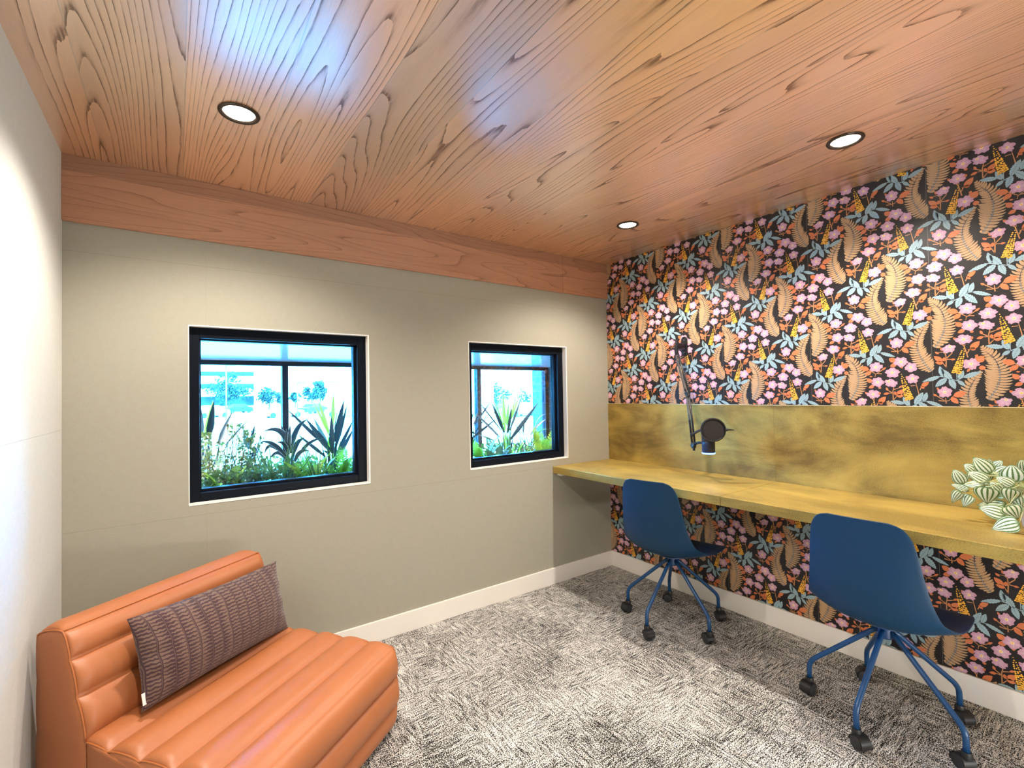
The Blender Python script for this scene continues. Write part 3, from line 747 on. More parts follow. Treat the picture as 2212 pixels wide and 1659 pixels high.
# ------------------------------------------------------------------ microphone on its wall arm
arm = thing('microphone_boom_arm', (0, -.64, 1.51), 'black folding boom arm bracketed to the floral wallpaper', 'microphone arm')
b = MB(); pl = []
for k in range(12): a = PI*k/11; pl.append((-.640+math.cos(a)*.021, 1.552+math.sin(a)*.021))
for k in range(12): a = PI+PI*k/11; pl.append((-.640+math.cos(a)*.021, 1.474+math.sin(a)*.021))
n = len(pl); b.add([(-.0012, y, z) for y, z in pl]+[(-.0075, y, z) for y, z in pl], [tuple(range(n)), tuple(range(2*n-1, n-1, -1))]+[(k, (k+1) % n, n+(k+1) % n, n+k) for k in range(n)])
br = b.build('wall_bracket', MAT['black_metal'], arm, bevel=.001)
for z in (1.550, 1.476):
    b = MB(); b.lathe([(.0001, .0035), (.004, .003), (.0055, 0)], (-.0075, -.640, z), axis=(-1, 0, 0), seg=12); b.build('screw', MAT['steel'], br, auto=40)
b = MB(); b.box((-.082, -.652, 1.492), (-.0075, -.628, 1.530)); b.build('bracket_shelf', MAT['black_metal'], arm, bevel=.002)
PV = Vector((-.085, -.640, 1.47))
b = MB(); b.lathe([(.0001, .075), (.006, .075), (.008, .07), (.008, .045), (.0115, .043), (.0115, -.002), (.008, -.012), (.0001, -.012)], PV+Vector((0, 0, .0)), seg=18); b.build('pivot', MAT['black'], arm, auto=40)
J1 = px(1485, 850, 0, -.125); J2 = px(1498, 962, 0, -.165)
def rods(A, B_, name, spring_t, off):
    d = (B_-A).normalized(); sx = Vector((1, 0, 0)); sx = (sx-d*sx.dot(d)).normalized(); sy = d.cross(sx)
    m = MB()
    for sg in (1, -1): m.tube([A+sy*off*sg+sx*.002, B_+sy*off*sg+sx*.002], .0058, 10)
    r_ = m.build(name, MAT['black_metal'], arm, smooth=True)
    for sg in (1, -1):
        h = []; L = (B_-A).length; t0, t1 = spring_t
        for k in range(221):
            t = t0+(t1-t0)*k/220; a = k*2*PI/7.0
            h.append(A+d*L*t+sy*(off*.25*sg)-sx*.010+(sx*math.cos(a)+sy*math.sin(a))*.0036)
        m = MB(); m.tube(h, .0009, 5, caps=False)
        m.tube([A+d*L*(t0-.12)+sy*off*.25*sg-sx*.010, A+d*L*t0+sy*off*.25*sg-sx*.010], .0011, 6); m.tube([A+d*L*t1+sy*off*.25*sg-sx*.010, A+d*L*(min(1, t1+.10))+sy*off*.25*sg-sx*.010], .0011, 6)
        tag(m.build('spring', MAT['steel'], r_, smooth=True), 'steel tension spring')
    return d, sx, sy
d1, s1, t1_ = rods(PV+Vector((0, 0, -.006)), J1, 'upper_arm', (.16, .80), .0095)
d2, s2, t2_ = rods(J1, J2, 'lower_arm', (.10, .42), .0085)
for J, dd, sx in ((J1, d1, s1), (J2, d2, s2)):
    b = MB(); b.lathe([(.0001, .013), (.010, .013), (.012, .010), (.012, -.012), (.010, -.014), (.0001, -.014)], J, axis=sx, seg=20); b.tube([J-dd*.016, J+dd*.016], .0125, 12)
    b.build('elbow_joint', MAT['black'], arm, auto=40)
# microphone hangs from the lower joint
MT, MBm = px(1528, 925, 0, -.195), px(1532, 979, 0, -.195)
MC = Vector((MT.x, (MT.y+MBm.y)/2, MBm.z))
mic = thing('microphone', MC, 'dark cylinder microphone with glowing blue ring below the pop filter', 'microphone')
R_ = .0335; H0 = MBm.z
b = MB(); b.lathe([(.0001, H0+.004), (R_-.001, H0+.004), (R_, H0+.006), (R_, H0+.062), (R_-.002, H0+.064), (.0001, H0+.064)], (MC.x, MC.y, 0), seg=36); b.build('body', flat('mic_navy', (.012, .020, .05), .38), mic, auto=40)
b = MB(); b.lathe([(R_-.002, H0+.064), (R_, H0+.066), (R_, H0+.10), (R_*.8, H0+.122), (R_*.4, H0+.132), (.0001, H0+.134)], (MC.x, MC.y, 0), seg=36); b.build('grille', MAT['black_metal'], mic, auto=50)
b = MB(); b.lathe([(.0001, H0-.004), (R_*.9, H0-.004), (R_*1.03, H0-.001), (R_*1.03, H0+.004), (.0001, H0+.004)], (MC.x, MC.y, 0), seg=36); tag(b.build('light_ring', MAT['led'], mic, auto=50), 'glowing blue-white light ring')
nb = (CAM-MC); nb.z = 0; nb.normalize()
b = MB(); b.lathe([(.0001, .004), (.0045, .004), (.0055, .0)], Vector((MC.x, MC.y, H0+.026))+nb*(R_-.0005), axis=nb, seg=14); b.build('knob', MAT['black'], mic, auto=40)
# short mount from joint to microphone
b = MB(); e = Vector((MC.x, MC.y, H0+.062)); st = J2+Vector((0, 0, .006)); b.tube([st, st.lerp(e, .35)+Vector((0, 0, .004)), e+(st-e).normalized()*R_], .0075, 10)
b.build('microphone_mount', MAT['black'], arm, smooth=True)
b = MB(); b.tube([J2+d2*.008, J2+d2*.030], .0065, 12); b.build('joint_knob', MAT['black'], arm, smooth=True)
# pop filter
FC = px(1540.5, 928.5, 0, -.262); FN = (CAM-FC); FN = (FN+Vector((-.10, -.75, .05))*FN.length*.5).normalized()
FR = .0600
pf = thing('pop_filter', FC, 'round black pop filter clamped in front of the microphone', 'pop filter')
b = MB(); ring = []
for k in range(49):
    pass
b.lathe([(FR-.004, .011), (FR-.007, .007), (FR-.0065, -.006), (FR-.003, -.012), (FR+.001, -.012), (FR+.003, -.004), (FR+.0015, .010), (FR-.004, .011)], FC, axis=FN, seg=56); b.build('hoop', MAT['black'], pf, auto=50)
for h in (.004, -.005):
    b = MB(); b.lathe([(.0001, h), (FR*.5, h*1.1), (FR-.006, h)], FC, axis=FN, seg=48); b.build('screen', MAT['mesh_cloth'], pf, smooth=True)
side_v = FN.cross(Vector((0, 0, 1))).normalized()
if side_v.dot(_r) < 0: side_v = -side_v
q0 = FC+side_v*(FR+.001); 
b = MB(); b.tube([q0-side_v*.003, q0+side_v*.009], .0085, 12); b.tube([q0+side_v*.008, q0+side_v*.022+FN*-.002, q0+side_v*.044-FN*.004-Vector((0, 0, .002))], [.0055, .0045, .0018], 10); b.build('thumb_screw', MAT['black'], pf, auto=50)
q1 = FC-side_v*(FR-.002); cl_ = J1.lerp(J2, .80)
b = MB(); b.tube([cl_, cl_.lerp(q1, .5)+Vector((0, 0, .004)), q1-FN*.002], [.006, .0075, .006], 10); b.tube([cl_-Vector((0, 0, .009)), cl_+Vector((0, 0, .009))], .012, 12); b.build('clamp_arm', MAT['black'], pf, auto=50)

# ------------------------------------------------------------------ plants: leaf builders
def blade(b, base, tip, w, bow=Vector((0, 0, 0)), face=None, n=9, keel=.16, peak=.35, mi=0, uv=False, roundb=False, nx=4):
    """a long leaf as a folded strip; bow = mid-point offset"""
    base, tip = Vector(base), Vector(tip); d = tip-base; L = d.length
    face = face or Vector((0, -1, .25)); rows = []
    for i in range(n+1):
        t = i/n; c = base+d*t+bow*4*t*(1-t); tg = (d+bow*4*(1-2*t)).normalized(); sd = tg.cross(face).normalized(); nn = sd.cross(tg)
        if roundb: h = w/2*2.42*(t**.46)*(1-t)**1.02
        else: h = w/2*min(1, (.45+.55*min(1, t/peak)))*(1 if t < peak else max(0.0, 1-((t-peak)/(1-peak))**1.9))
        h = max(h, .0004); row = []
        for k in range(nx+1):
            s = (k/nx-.5)*2; row.append(c+sd*h*s+nn*(abs(s)*h*keel))
            if uv: b.uvs.append((s*.5+.5, t))
        rows.append(row)
    b.grid(rows, mi)

def peperomia_mat():
    k = NT('variegated_leaf'); s = k.xyz(k.uv())
    un = k.math('ABSOLUTE', k.math('SUBTRACT', s[0], .5)); t = s[1]
    j = k.noise(k.comb(k.math('MULTIPLY', s[0], 30.0), k.math('MULTIPLY', t, 14.0), 0.0), 1, 2, .5)
    f = k.math('PINGPONG', k.math('ADD', k.math('MULTIPLY', un, 5.0), k.math('MULTIPLY', k.math('SUBTRACT', j, .5), .22)), .5)
    st = k.ramp(f, [(.15, 0.0), (.24, 1.0)])
    rim = k.ramp(un, [(.455, 1.0), (.475, 0.0)]); st = k.math('MULTIPLY', st, rim)
    st = k.math('MULTIPLY', st, k.ramp(t, [(.04, .0), (.14, 1.0), (.86, 1.0), (.97, 0.0)]))
    gr = k.mix(k.noise(k.obj(), 14, 1, .5), (.055, .14, .030), (.16, .27, .055))
    wh = k.mix(k.noise(k.obj(), 11, 1, .5), (.86, .87, .62), (.80, .87, .70))
    k.P(col=k.mix(st, gr, wh), rough=.36, spec=.4); return k.m
MAT['pep'] = peperomia_mat()
MAT['pepstem'] = flat('pale_green_stem', (.55, .55, .22), .5)
MAT['pot'] = flat('blush_ceramic_pot', (.78, .56, .46), .35)
PC = Vector((-.205, -2.115, DESK_Z))
pot = thing('potted_plant', PC, 'trailing potted plant with white and green striped leaves on the desk', 'plant')
b = MB(); b.lathe([(.0001, 0), (.045, 0), (.050, .004), (.063, .09), (.066, .112), (.061, .113), (.057, .095), (.0001, .093)], PC, seg=40); b.build('pot', MAT['pot'], pot, auto=50)
lv = MB(); lv.uvs = []; stm = MB()
crown = PC+Vector((0, 0, .105))
KP = 1327/200.0
def cP(x, y, X): return px(2012+x/KP, 950+y/KP, 0, X)
PL = [(330,445,460,640,150,-.27),(300,650,540,740,90,-.25),(310,890,420,740,120,-.27),(475,950,560,790,130,-.26),(480,365,640,470,130,-.19),(620,275,850,490,190,-.23),(840,290,810,430,110,-.16),(1010,315,870,440,120,-.16),
      (545,480,815,600,150,-.25),(480,645,780,660,115,-.22),(800,900,810,680,240,-.28),(850,620,1010,740,130,-.25),(940,550,1190,670,130,-.26),(1155,380,1180,610,230,-.25),(900,830,1040,790,100,-.22),
      (690,940,1060,950,130,-.25),(710,985,1070,1080,175,-.29),(900,1285,1265,1190,185,-.33),(1230,1120,1110,940,200,-.31),(1130,890,1150,700,190,-.28),(1290,970,1240,800,150,-.27),(960,1200,1090,1130,120,-.26),
      (1080,400,900,510,140,-.17),(1320,480,1200,470,110,-.2),(560,560,600,520,120,-.20),(1020,1000,960,880,120,-.24),(1300,300,1330,470,120,-.2)]
fc = (CAM-PC).normalized()
for tx, ty, bx, by, w, X in PL:
    A, B_ = cP(bx, by, X), cP(tx, ty, X); d = B_-A
    B_ = A+d*1.12; rn = random.uniform
    blade(lv, A, B_, w/KP/640*1.30, bow=Vector((-.003, 0, .004)), face=(fc+Vector((rn(-.25, .25), rn(-.25, .25), rn(.0, .4)))).normalized(), n=10, keel=-.10, uv=True, roundb=True, nx=8)
    root = crown+Vector((rn(-.03, .03), rn(-.03, .03), 0)); mid = root.lerp(A, .55)+Vector((0, 0, .03)); stm.tube(cr([root, mid, A], 4), .0013, 5)
for k in range(20):            # small leaves deeper in the crown
    A = cP(random.uniform(520, 1250), random.uniform(450, 1000), random.uniform(-.20, -.12)); B_ = A+Vector((random.uniform(-.3, .1), random.uniform(-.7, .9), random.uniform(-.7, .6))).normalized()*random.uniform(.028, .042)
    if B_.x > -.02 or A.z < DESK_Z+.05 or B_.z < DESK_Z+.03: continue
    blade(lv, A, B_, random.uniform(.022, .03), face=(fc+Vector((random.uniform(-.4, .4), random.uniform(-.4, .4), random.uniform(0, .5)))).normalized(), n=9, keel=-.1, uv=True, roundb=True, nx=8)
    root = crown+Vector((random.uniform(-.03, .03), random.uniform(-.03, .03), 0)); stm.tube(cr([root, root.lerp(A, .5)+Vector((0, 0, .03)), A], 4), .0013, 5)
for k in range(34):            # the half of the plant past the picture's edge and behind
    a = random.uniform(-2.6, .9) if k < 24 else random.uniform(-PI, PI); rr_ = random.uniform(.02, .12); A = crown+Vector((math.cos(a)*rr_*.9, math.sin(a)*rr_, random.uniform(-.02, .10)))
    if A.x > -.06: A.x = -.06-random.uniform(0, .02)
    o_ = Vector((math.cos(a)*.7, math.sin(a), random.uniform(-.7, .3))).normalized()
    if A.y > PC.y+.02: continue
    B_ = A+o_*random.uniform(.035, .055)
    if B_.x > -.02: continue
    blade(lv, A, B_, random.uniform(.028, .038), bow=Vector((0, 0, .004)), face=(o_*.4+Vector((0, 0, 1))).normalized(), n=10, keel=-.1, uv=True, roundb=True, nx=8)
    root = crown+Vector((random.uniform(-.03, .03), random.uniform(-.03, .03), 0)); stm.tube(cr([root, root.lerp(A, .5)+Vector((0, 0, .03)), A], 4), .0013, 5)
lv.build('foliage', MAT['pep'], pot, smooth=True); stm.build('stems', MAT['pepstem'], pot, smooth=True)

# ------------------------------------------------------------------ outside the windows: planter bay, storefront, parking lot
def block_mat():
    k = NT('painted_block'); s = k.xyz(k.obj())
    br = k.t.nodes.new('ShaderNodeTexBrick'); k.t.links.new(k.comb(s[1], s[2], 0.0), br.inputs['Vector'])
    br.inputs['Color1'].default_value = (.045, .048, .05, 1); br.inputs['Color2'].default_value = (.055, .058, .06, 1); br.inputs['Mortar'].default_value = (.13, .14, .145, 1)
    br.inputs['Scale'].default_value = 1.0; br.inputs['Brick Width'].default_value = .2; br.inputs['Row Height'].default_value = .07; br.inputs['Mortar Size'].default_value = .0035
    k.P(col=br.outputs['Color'], rough=.9); return k.m
MAT['asphalt'] = flat('sunlit_concrete_lot', (.42, .42, .41), .9)
MAT['soffit'] = flat('gloss_white_soffit', (.82, .82, .82), .12, spec=.8)
MAT['soil'] = flat('dark_potting_soil', (.03, .022, .016), .95)
MAT['planter'] = flat('planter_box_grey', (.20, .20, .20), .7)
b = MB(); b.box((-60, 1.25, -1.5), (130, 260, -1.2)); struct(b.build('ground', MAT['asphalt']))
b = MB(); b.box((-4.2, T, -.3), (.70, 1.25, -.005)); struct(b.build('trim_2', MAT['planter']))
b = MB(); b.box((-4.2, T, 1.62), (.70, 1.02, 1.75)); b.add([(-4.2, T+.001, 1.508), (.27, T+.001, 1.508), (.27, .995, 1.478), (-4.2, .995, 1.478), (-4.2, T+.001, 1.62), (.27, T+.001, 1.62), (.27, .995, 1.62), (-4.2, .995, 1.62)],
    [(0,1,2,3),(7,6,5,4),(0,4,5,1),(1,5,6,2),(2,6,7,3),(3,7,4,0)]); struct(b.build('soffit', MAT['soffit']))
b = MB(); b.box((.27, T, -.005), (.70, 1.0, 1.62)); b.box((.27, 1.06, -1.2), (.70, 1.24, 3.0)); struct(b.build('wall_outside', block_mat()))
# storefront glazing
b = MB(); SY0, SY1 = .995, 1.055
b.box((-4.2, SY0, 1.450), (.27, SY1, 1.520)); b.box((-4.2, SY0, .0), (.27, SY1, .10))
MX = [-3.455, -1.968, -.482]
for x in MX: b.box((x-.0185, SY0, .10), (x+.0185, SY1, 1.450))
b.box((.232, SY0, .10), (.27, SY1, 1.450)); b.box((-4.2, SY0, .10), (-4.16, SY1, 1.450))
sf = struct(b.build('window_3', MAT['frame'], bevel=.002))
xs = [-4.16]+[q for x in MX for q in (x-.0185, x+.0185)]+[.232]
for i in range(0, len(xs), 2):
    b = MB(); b.box((xs[i], 1.022, .10), (xs[i+1], 1.030, 1.450)); b.build('pane', MAT['tint_glass'], sf)
SOIL = .655
b = MB(); b.box((-4.1, .14, 0), (.24, .17, SOIL+.03)); b.box((-4.1, .93, 0), (.24, .96, SOIL+.03)); b.box((-4.1, .17, 0), (-4.07, .93, SOIL+.03)); b.box((.21, .17, 0), (.24, .93, SOIL+.03)); b.box((-4.07, .17, 0), (.21, .93, .05))
pb = tag(b.build('planter_box', MAT['planter']), 'long planter box between the inner windows and the outer glazing', 'planter')
b = MB(); rows = [[(-4.068+4.276*i/60, .172+.756*j/12, SOIL+.012*mnoise.noise(Vector((i*.6, j*.6, 0)))) for i in range(61)] for j in range(13)]; b.grid(rows)
n0 = len(b.v); b.box((-4.068, .172, .05), (.208, .928, SOIL-.02)); b.build('soil', MAT['soil'], pb, smooth=False)

def leafmat(name, col, back=None, tr=.35, rough=.45, stripe=None):
    k = NT(name)
    a = k.noise(k.obj(), 9, 2, .6); c = k.mix(a, tuple(x*.75 for x in col), tuple(min(1, x*1.25) for x in col))
    if stripe:
        s = k.xyz(k.uv()); e = k.math('ABSOLUTE', k.math('SUBTRACT', s[0], .5)); c = k.mix(k.ramp(e, [(.40, 0.0), (.44, 1.0)]), c, stripe)
    k.P(col=c, rough=rough, spec=.4)
    t = k.t.nodes.new('ShaderNodeBsdfTranslucent'); t.inputs[0].default_value = (*(back or col), 1)
    m = k.t.nodes.new('ShaderNodeMixShader'); m.inputs[0].default_value = tr
    k.t.links.new(k.b.outputs[0], m.inputs[1]); k.t.links.new(t.outputs[0], m.inputs[2]); k.t.links.new(m.outputs[0], k.out.inputs[0]); return k.m
LM = dict(dark=leafmat('dark_blue_green_blade', (.011, .024, .026), (.01, .025, .03), .06, .45), light=leafmat('sunlit_yellow_green_blade', (.22, .26, .012), (.36, .42, .02), .5),  # backlight on blades put into the yellow-green; also colours a yellow leaf edge
          grey=leafmat('grey_blade', (.13, .15, .12), (.1, .12, .08), .2), dra=leafmat('white_edged_blade', (.010, .023, .024), (.01, .025, .03), .06, .4, (.35, .40, .36)),
          olive=leafmat('small_round_leaf', (.060, .060, .012), (.14, .14, .02), .3), fern=leafmat('bright_fern', (.15, .19, .014), (.32, .37, .03), .45), grass=leafmat('grassy_green', (.055, .085, .018), (.12, .18, .03), .3),
          sage=leafmat('soft_green_shrub', (.06, .085, .022), (.13, .17, .04), .3), twig=flat('brown_twig', (.06, .045, .03), .8))
def cropfn(x0, y0, k, Y): return lambda x, y, dy=0.0: px(x0+x/k, y0+y/k, 1, Y+dy)
def blades_plant(name, label, cat, fn, lst, k, root, depth, extra=0, spread=.18, ln=.30, wm_=1.0):
    """lst: (tipx, tipy, basex, basey, width px, material, bowx, bowz, dy)"""
    R0 = Vector((root.x, root.y, SOIL)); t = thing(name, R0, label, cat); M_ = {}
    for it in lst:
        tx, ty, bx, by, w, m = it[:6]; bw = it[6:8] if len(it) > 7 else (0, 0); dy = it[8] if len(it) > 8 else random.uniform(-.06, .06)
        bb_ = M_.setdefault(m, MB()); 
        if bb_.uvs is None: bb_.uvs = []
        A, B_ = fn(bx, by), fn(tx, ty, dy)
        low = A.lerp(Vector((R0.x, R0.y, SOIL-.01)), .85)
        blade(bb_, A, B_, w/k/FPX*depth*wm_, bow=Vector((bw[0], 0, bw[1])), face=Vector((random.uniform(-.5, .5), -1, .15)), n=10, keel=.22, peak=.30, uv=True, nx=4)
        blade(bb_, low, A+(B_-A)*.12, w/k/FPX*depth*wm_*.62, face=Vector((0, -1, .15)), n=3, keel=.2, peak=.95, uv=True, nx=4)
    for e in range(extra):
        a = random.uniform(0, 2*PI); m = lst[e % len(lst)][5]; bb_ = M_.setdefault(m, MB())
        if bb_.uvs is None: bb_.uvs = []
        el = random.uniform(.35, 1.25); d = Vector((math.cos(a)*math.cos(el)*.7, math.sin(a)*math.cos(el)*.7, math.sin(el))).normalized()
        A = R0+Vector((math.cos(a)*.015, math.sin(a)*.015, .0)); B_ = A+d*ln*random.uniform(.7, 1.0)
        B_.y = min(max(B_.y, .19), .90); B_.x = min(B_.x, .2)
        blade(bb_, A, B_, .022*wm_, bow=Vector((0, 0, .02)), face=Vector((math.cos(a)*.3, -1, .3)), n=8, keel=.2, peak=.3, uv=True)
    for m, bb_ in M_.items(): bb_.build('leaf_cluster', LM[m], t, smooth=True)
    return t
DP = 2.62
K1 = 6.382; c1 = cropfn(400, 840, K1, .55); c2 = cropfn(590, 840, K1, .50)
blades_plant('agave', 'spiky dark agave with lime backlit leaves at the right of the wide window', 'plant', c2, [
    (530,130,775,640,42,'light',0,0,-.03),(618,150,772,600,52,'light',0,0,.02),(832,70,822,520,54,'light',0,0,.03),(978,150,850,730,86,'dark'),(1026,195,862,810,62,'dark'),(890,262,842,560,20,'grey'),(805,360,815,890,80,'dark',0,0,-.05),
    (446,404,790,870,92,'dark'),(558,398,772,825,64,'grey'),(180,270,725,785,52,'dark'),(1108,420,880,880,62,'dark'),(1112,545,885,945,68,'dark'),(330,622,722,935,50,'dark'),(690,845,790,900,40,'dark'),(1045,905,900,960,30,'dark')],
    K1, c2(815, 890), DP, 8)
c2b = cropfn(590, 840, K1, .38)
blades_plant('dracaena', 'arching dracaena with white-edged leaves in the middle of the wide window', 'plant', c2b, [
    (-140,592,242,890,86,'dra',.02,.055),(478,418,236,890,80,'dra',-.015,.03),(444,672,268,945,78,'dra',-.012,.02),(-190,738,180,935,60,'dra',.0,.03),(-118,905,195,945,66,'dra',-.02,.055),(45,742,215,960,60,'dra',.01,.03),
    (724,680,325,965,52,'dra',-.01,.03),(512,858,300,1005,66,'dra',-.01,.025),(110,488,196,880,76,'dra'),(236,486,216,860,60,'dra'),(178,548,206,870,70,'dra'),(-60,985,190,985,60,'dra',0,.04)],
    K1, c2b(240, 985), 2.45, 6)
c1b = cropfn(400, 840, K1, .52)
blades_plant('snake_plant', 'broad upright snake plant with a yellow edge at the left of the wide window', 'plant', c1b, [
    (200,195,232,660,64,'dark'),(386,160,272,690,66,'light',0,0,.0),(396,165,312,700,96,'dark',0,0,-.03),(662,298,455,770,74,'dark'),(415,445,375,560,16,'dark')], K1, c1b(310, 900), 2.5, 3)
blades_plant('aloe', 'small upright aloe tips among the round-leaved shrub', 'plant', c1b, [(798,545,880,830,74,'grey'),(962,492,890,800,46,'dark'),(982,790,915,970,50,'dark'),(880,415,555,775,30,'dark')], K1, c1b(880, 960), 2.5, 2)
K2 = 8.296; c3 = cropfn(1000, 820, K2, .50)
blades_plant('agave', 'dark agave with a lime centre filling the narrow window beside the desk', 'plant', c3, [
    (528,298,722,820,50,'light',0,0,.03),(572,245,706,660,30,'light',0,0,.06),(712,222,748,910,88,'light',0,0,0),(822,405,782,820,60,'light',0,0,.02),(962,238,830,770,50,'light',0,0,.03),(1004,278,862,710,60,'light',0,0,.05),
    (518,415,740,950,78,'dark'),(872,474,800,960,72,'dark',0,0,-.05),(1054,295,836,910,84,'dark',0,0,-.03),(1354,405,836,1090,96,'dark'),(175,552,664,1040,62,'dark'),(240,340,694,920,30,'dark'),(232,465,652,985,28,'dark'),
    (272,985,560,1095,40,'dark'),(915,735,1045,1010,26,'dark')], K2, c3(770, 1040), 3.05, 8)
c3b = cropfn(1000, 820, K2, .55)
blades_plant('yucca', 'crossing thin yucca leaves at the left edge of the narrow window', 'plant', c3b, [
    (512,368,200,830,40,'dark'),(278,575,196,800,56,'dark'),(614,688,150,1060,52,'dark'),(470,588,180,1000,30,'dark'),(192,578,120,800,40,'grey'),(270,985,60,900,40,'dark'),(240,1020,80,1250,26,'dark'),(180,1090,330,1230,20,'dark')], K2, c3b(120, 1060), 3.1, 4)
c3c = cropfn(1000, 820, K2, .42)
blades_plant('spider_plant', 'grassy spider plant with curling leaves at the right of the narrow window', 'plant', c3c, [
    (1486,712,1205,990,60,'dark',0,.015),(1516,625,1290,850,18,'dark',-.015,.03),(1232,695,1166,980,30,'dark'),(1096,655,1082,950,42,'dark'),(1035,680,1090,1040,30,'dark'),(1545,895,1235,1080,26,'grass',0,.03),(1390,915,1210,1170,30,'grass'),(1440,950,1220,1190,30,'grass'),
    (1330,905,1190,1180,26,'grass'),(1262,870,1180,1150,30,'grass'),(1120,930,1165,1170,30,'grass'),(1040,1030,1150,1220,26,'grass'),(960,1010,1140,1230,22,'grass',0,.03),(1500,1010,1230,1200,30,'grass'),(1400,1090,1220,1260,24,'grass')], K2, c3c(1185, 1200), 2.95, 6)

def bush(name, label, regions, size, mat, twigs=8):
    """regions: (px x0, y0, x1, y1, depth y, count)"""
    ctr = px((regions[0][0]+regions[0][2])/2, regions[0][3], 1, regions[0][4]); R0 = Vector((ctr.x, ctr.y, SOIL)); t = thing(name, R0, label, 'plant'); m = MB(); tw = MB()
    for x0, y0, x1, y1, Y, n in regions:
        ends = []
        for i in range(n):
            u, v = random.random(), random.random()
            p = px(x0+(x1-x0)*u, y0+(y1-y0)*v, 1, Y+random.uniform(-.09, .09))
            if p.z < SOIL+.01 or p.x > .2: continue
            nv = Vector((random.gauss(0, .7), random.gauss(-.6, .6), random.gauss(.3, .7))).normalized(); q = nv.orthogonal().normalized(); w_ = nv.cross(q); s = size*random.uniform(.7, 1.25)
            m.add([p+q*math.cos(2*PI*k/6)*s+w_*math.sin(2*PI*k/6)*s*.8 for k in range(6)], [(0, 1, 2, 3, 4, 5)])
            if twigs and i % max(1, n//twigs) == 0: ends.append(p)
        for p in ends:
            base = Vector((p.x*.6+R0.x*.4, R0.y*.5+p.y*.5, SOIL)); tw.tube(cr([base, base.lerp(p, .5)+Vector((random.uniform(-.02, .02), 0, .01)), p], 4), .0016, 5)
    m.build('foliage', LM[mat], t); 
    if tw.v: tw.build('twigs', LM['twig'], t, smooth=True)
    return t
bush('shrub', 'olive round-leaved shrub filling the lower left of the wide window', [(428,935,458,1030,.42,230),(515,930,552,1015,.45,230),(492,912,535,955,.45,46),(428,985,580,1035,.40,300),(430,1015,560,1062,.26,330),(548,940,572,990,.5,16),(452,955,500,1000,.5,60)], .0082, 'olive', 9)
bush('shrub', 'soft green low shrub below the arching dracaena', [(500,1018,600,1056,.24,300),(552,1005,640,1052,.27,260)], .0085, 'sage', 7)
bush('shrub', 'dense dark shrub along the back of the planter in the wide window', [(436,1005,760,1050,.74,900),(560,985,700,1020,.80,160)], .012, 'grass', 0)
bush('shrub', 'dense dark shrub along the back of the planter in the narrow window', [(1018,958,1185,985,.74,620)], .012, 'grass', 0)
def frond_plant(name, label, base, n, ln, mat, az=(0, 2*PI), el=(.35, 1.1), leaflet=.030, yr=(.18, .90)):
    R0 = Vector((base[0], base[1], SOIL)); t = thing(name, R0, label, 'plant'); m = MB(); n = int(n*1.5)
    for i in range(n):
        a = random.uniform(*az); e = random.uniform(*el)+.15; L = 1.42*ln*random.uniform(.7, 1.1); d = Vector((math.cos(a)*math.cos(e), math.sin(a)*math.cos(e)*.8, math.sin(e)))
        tip = R0+d*L; tip.y = min(max(tip.y, yr[0]), yr[1]); tip.x = min(tip.x, .18); S = cr([R0, R0.lerp(tip, .5)+Vector((0, 0, .05*L/.25)), tip], 9)
        m.tube(S, .0011, 4)
        for k in range(3, len(S)-1):
            tg = (S[k+1]-S[k-1]).normalized(); up = Vector((0, 0, 1)); sd = tg.cross(up).normalized(); f = math.sin(PI*min(1, (k/len(S))**.8*.93+.05)); h = leaflet*max(.25, f)
            for sg in (1, -1):
                q = S[k]+sd*sg*h+tg*h*.55+up*h*.12; w = tg*h*.13
                m.add([S[k]-w, S[k]+sd*sg*h*.55+tg*h*.15-w, q, S[k]+sd*sg*h*.5+tg*h*.42+w, S[k]+w], [(0, 1, 2, 3, 4)])
    m.build('fronds', LM[mat], t); return t
def grass_plant(name, label, base, n, ln, w, mat='grass', az=(0, 2*PI)):
    R0 = Vector((base[0], base[1], SOIL)); t = thing(name, R0, label, 'plant'); m = MB()
    for i in range(n):
        a = random.uniform(*az); e = random.uniform(.6, 1.4); L = 1.35*ln*random.uniform(.6, 1.1); d = Vector((math.cos(a)*math.cos(e), math.sin(a)*math.cos(e)*.7, math.sin(e)))
        tip = R0+d*L; tip.y = min(max(tip.y, .18), .90); tip.x = min(tip.x, .18)
        blade(m, R0+Vector((random.uniform(-.02, .02), random.uniform(-.02, .02), 0)), tip, w, bow=Vector((0, 0, .03)), face=Vector((math.cos(a)*.4, -1, .5)), n=7, keel=.2, peak=.3)
    m.build('blades', LM[mat], t, smooth=True); return t
def at(u, v, Y): p = px(u, v, 1, Y); return (p.x, p.y)
frond_plant('fern', 'bright fern in the lower right corner of the wide window', at(735,1020,.28), 17, .24, 'fern')
frond_plant('fern', 'yellow-green fern at the foot of the agave in the wide window', at(672,1035,.25), 15, .23, 'fern')
frond_plant('fern', 'dark yellow-green fern in the lower left corner of the wide window', at(450,1060,.24), 14, .23, 'sage')
frond_plant('fern', 'yellowish fern low behind the left sill of the wide window', at(490,1062,.22), 10, .20, 'fern')
frond_plant('fern', 'fern low in the left corner of the narrow window', at(1038,985,.24), 14, .24, 'fern')
frond_plant('fern', 'feathery fern in front of the narrow window agave', at(1068,985,.24), 14, .22, 'sage')
frond_plant('fern', 'bright fern low in the right corner of the narrow window', at(1172,975,.30), 15, .26, 'fern', el=(.5, 1.2))
grass_plant('grass_tuft', 'grass tuft in front of the dracaena', at(600,1042,.24), 26, .30, .0085)
grass_plant('grass_tuft', 'long-bladed grass tuft in front of the wide window agave', at(690,1025,.28), 34, .28, .0075)
grass_plant('grass_tuft', 'grass tuft at the foot of the narrow window agave', at(1105,980,.26), 30, .27, .0085)
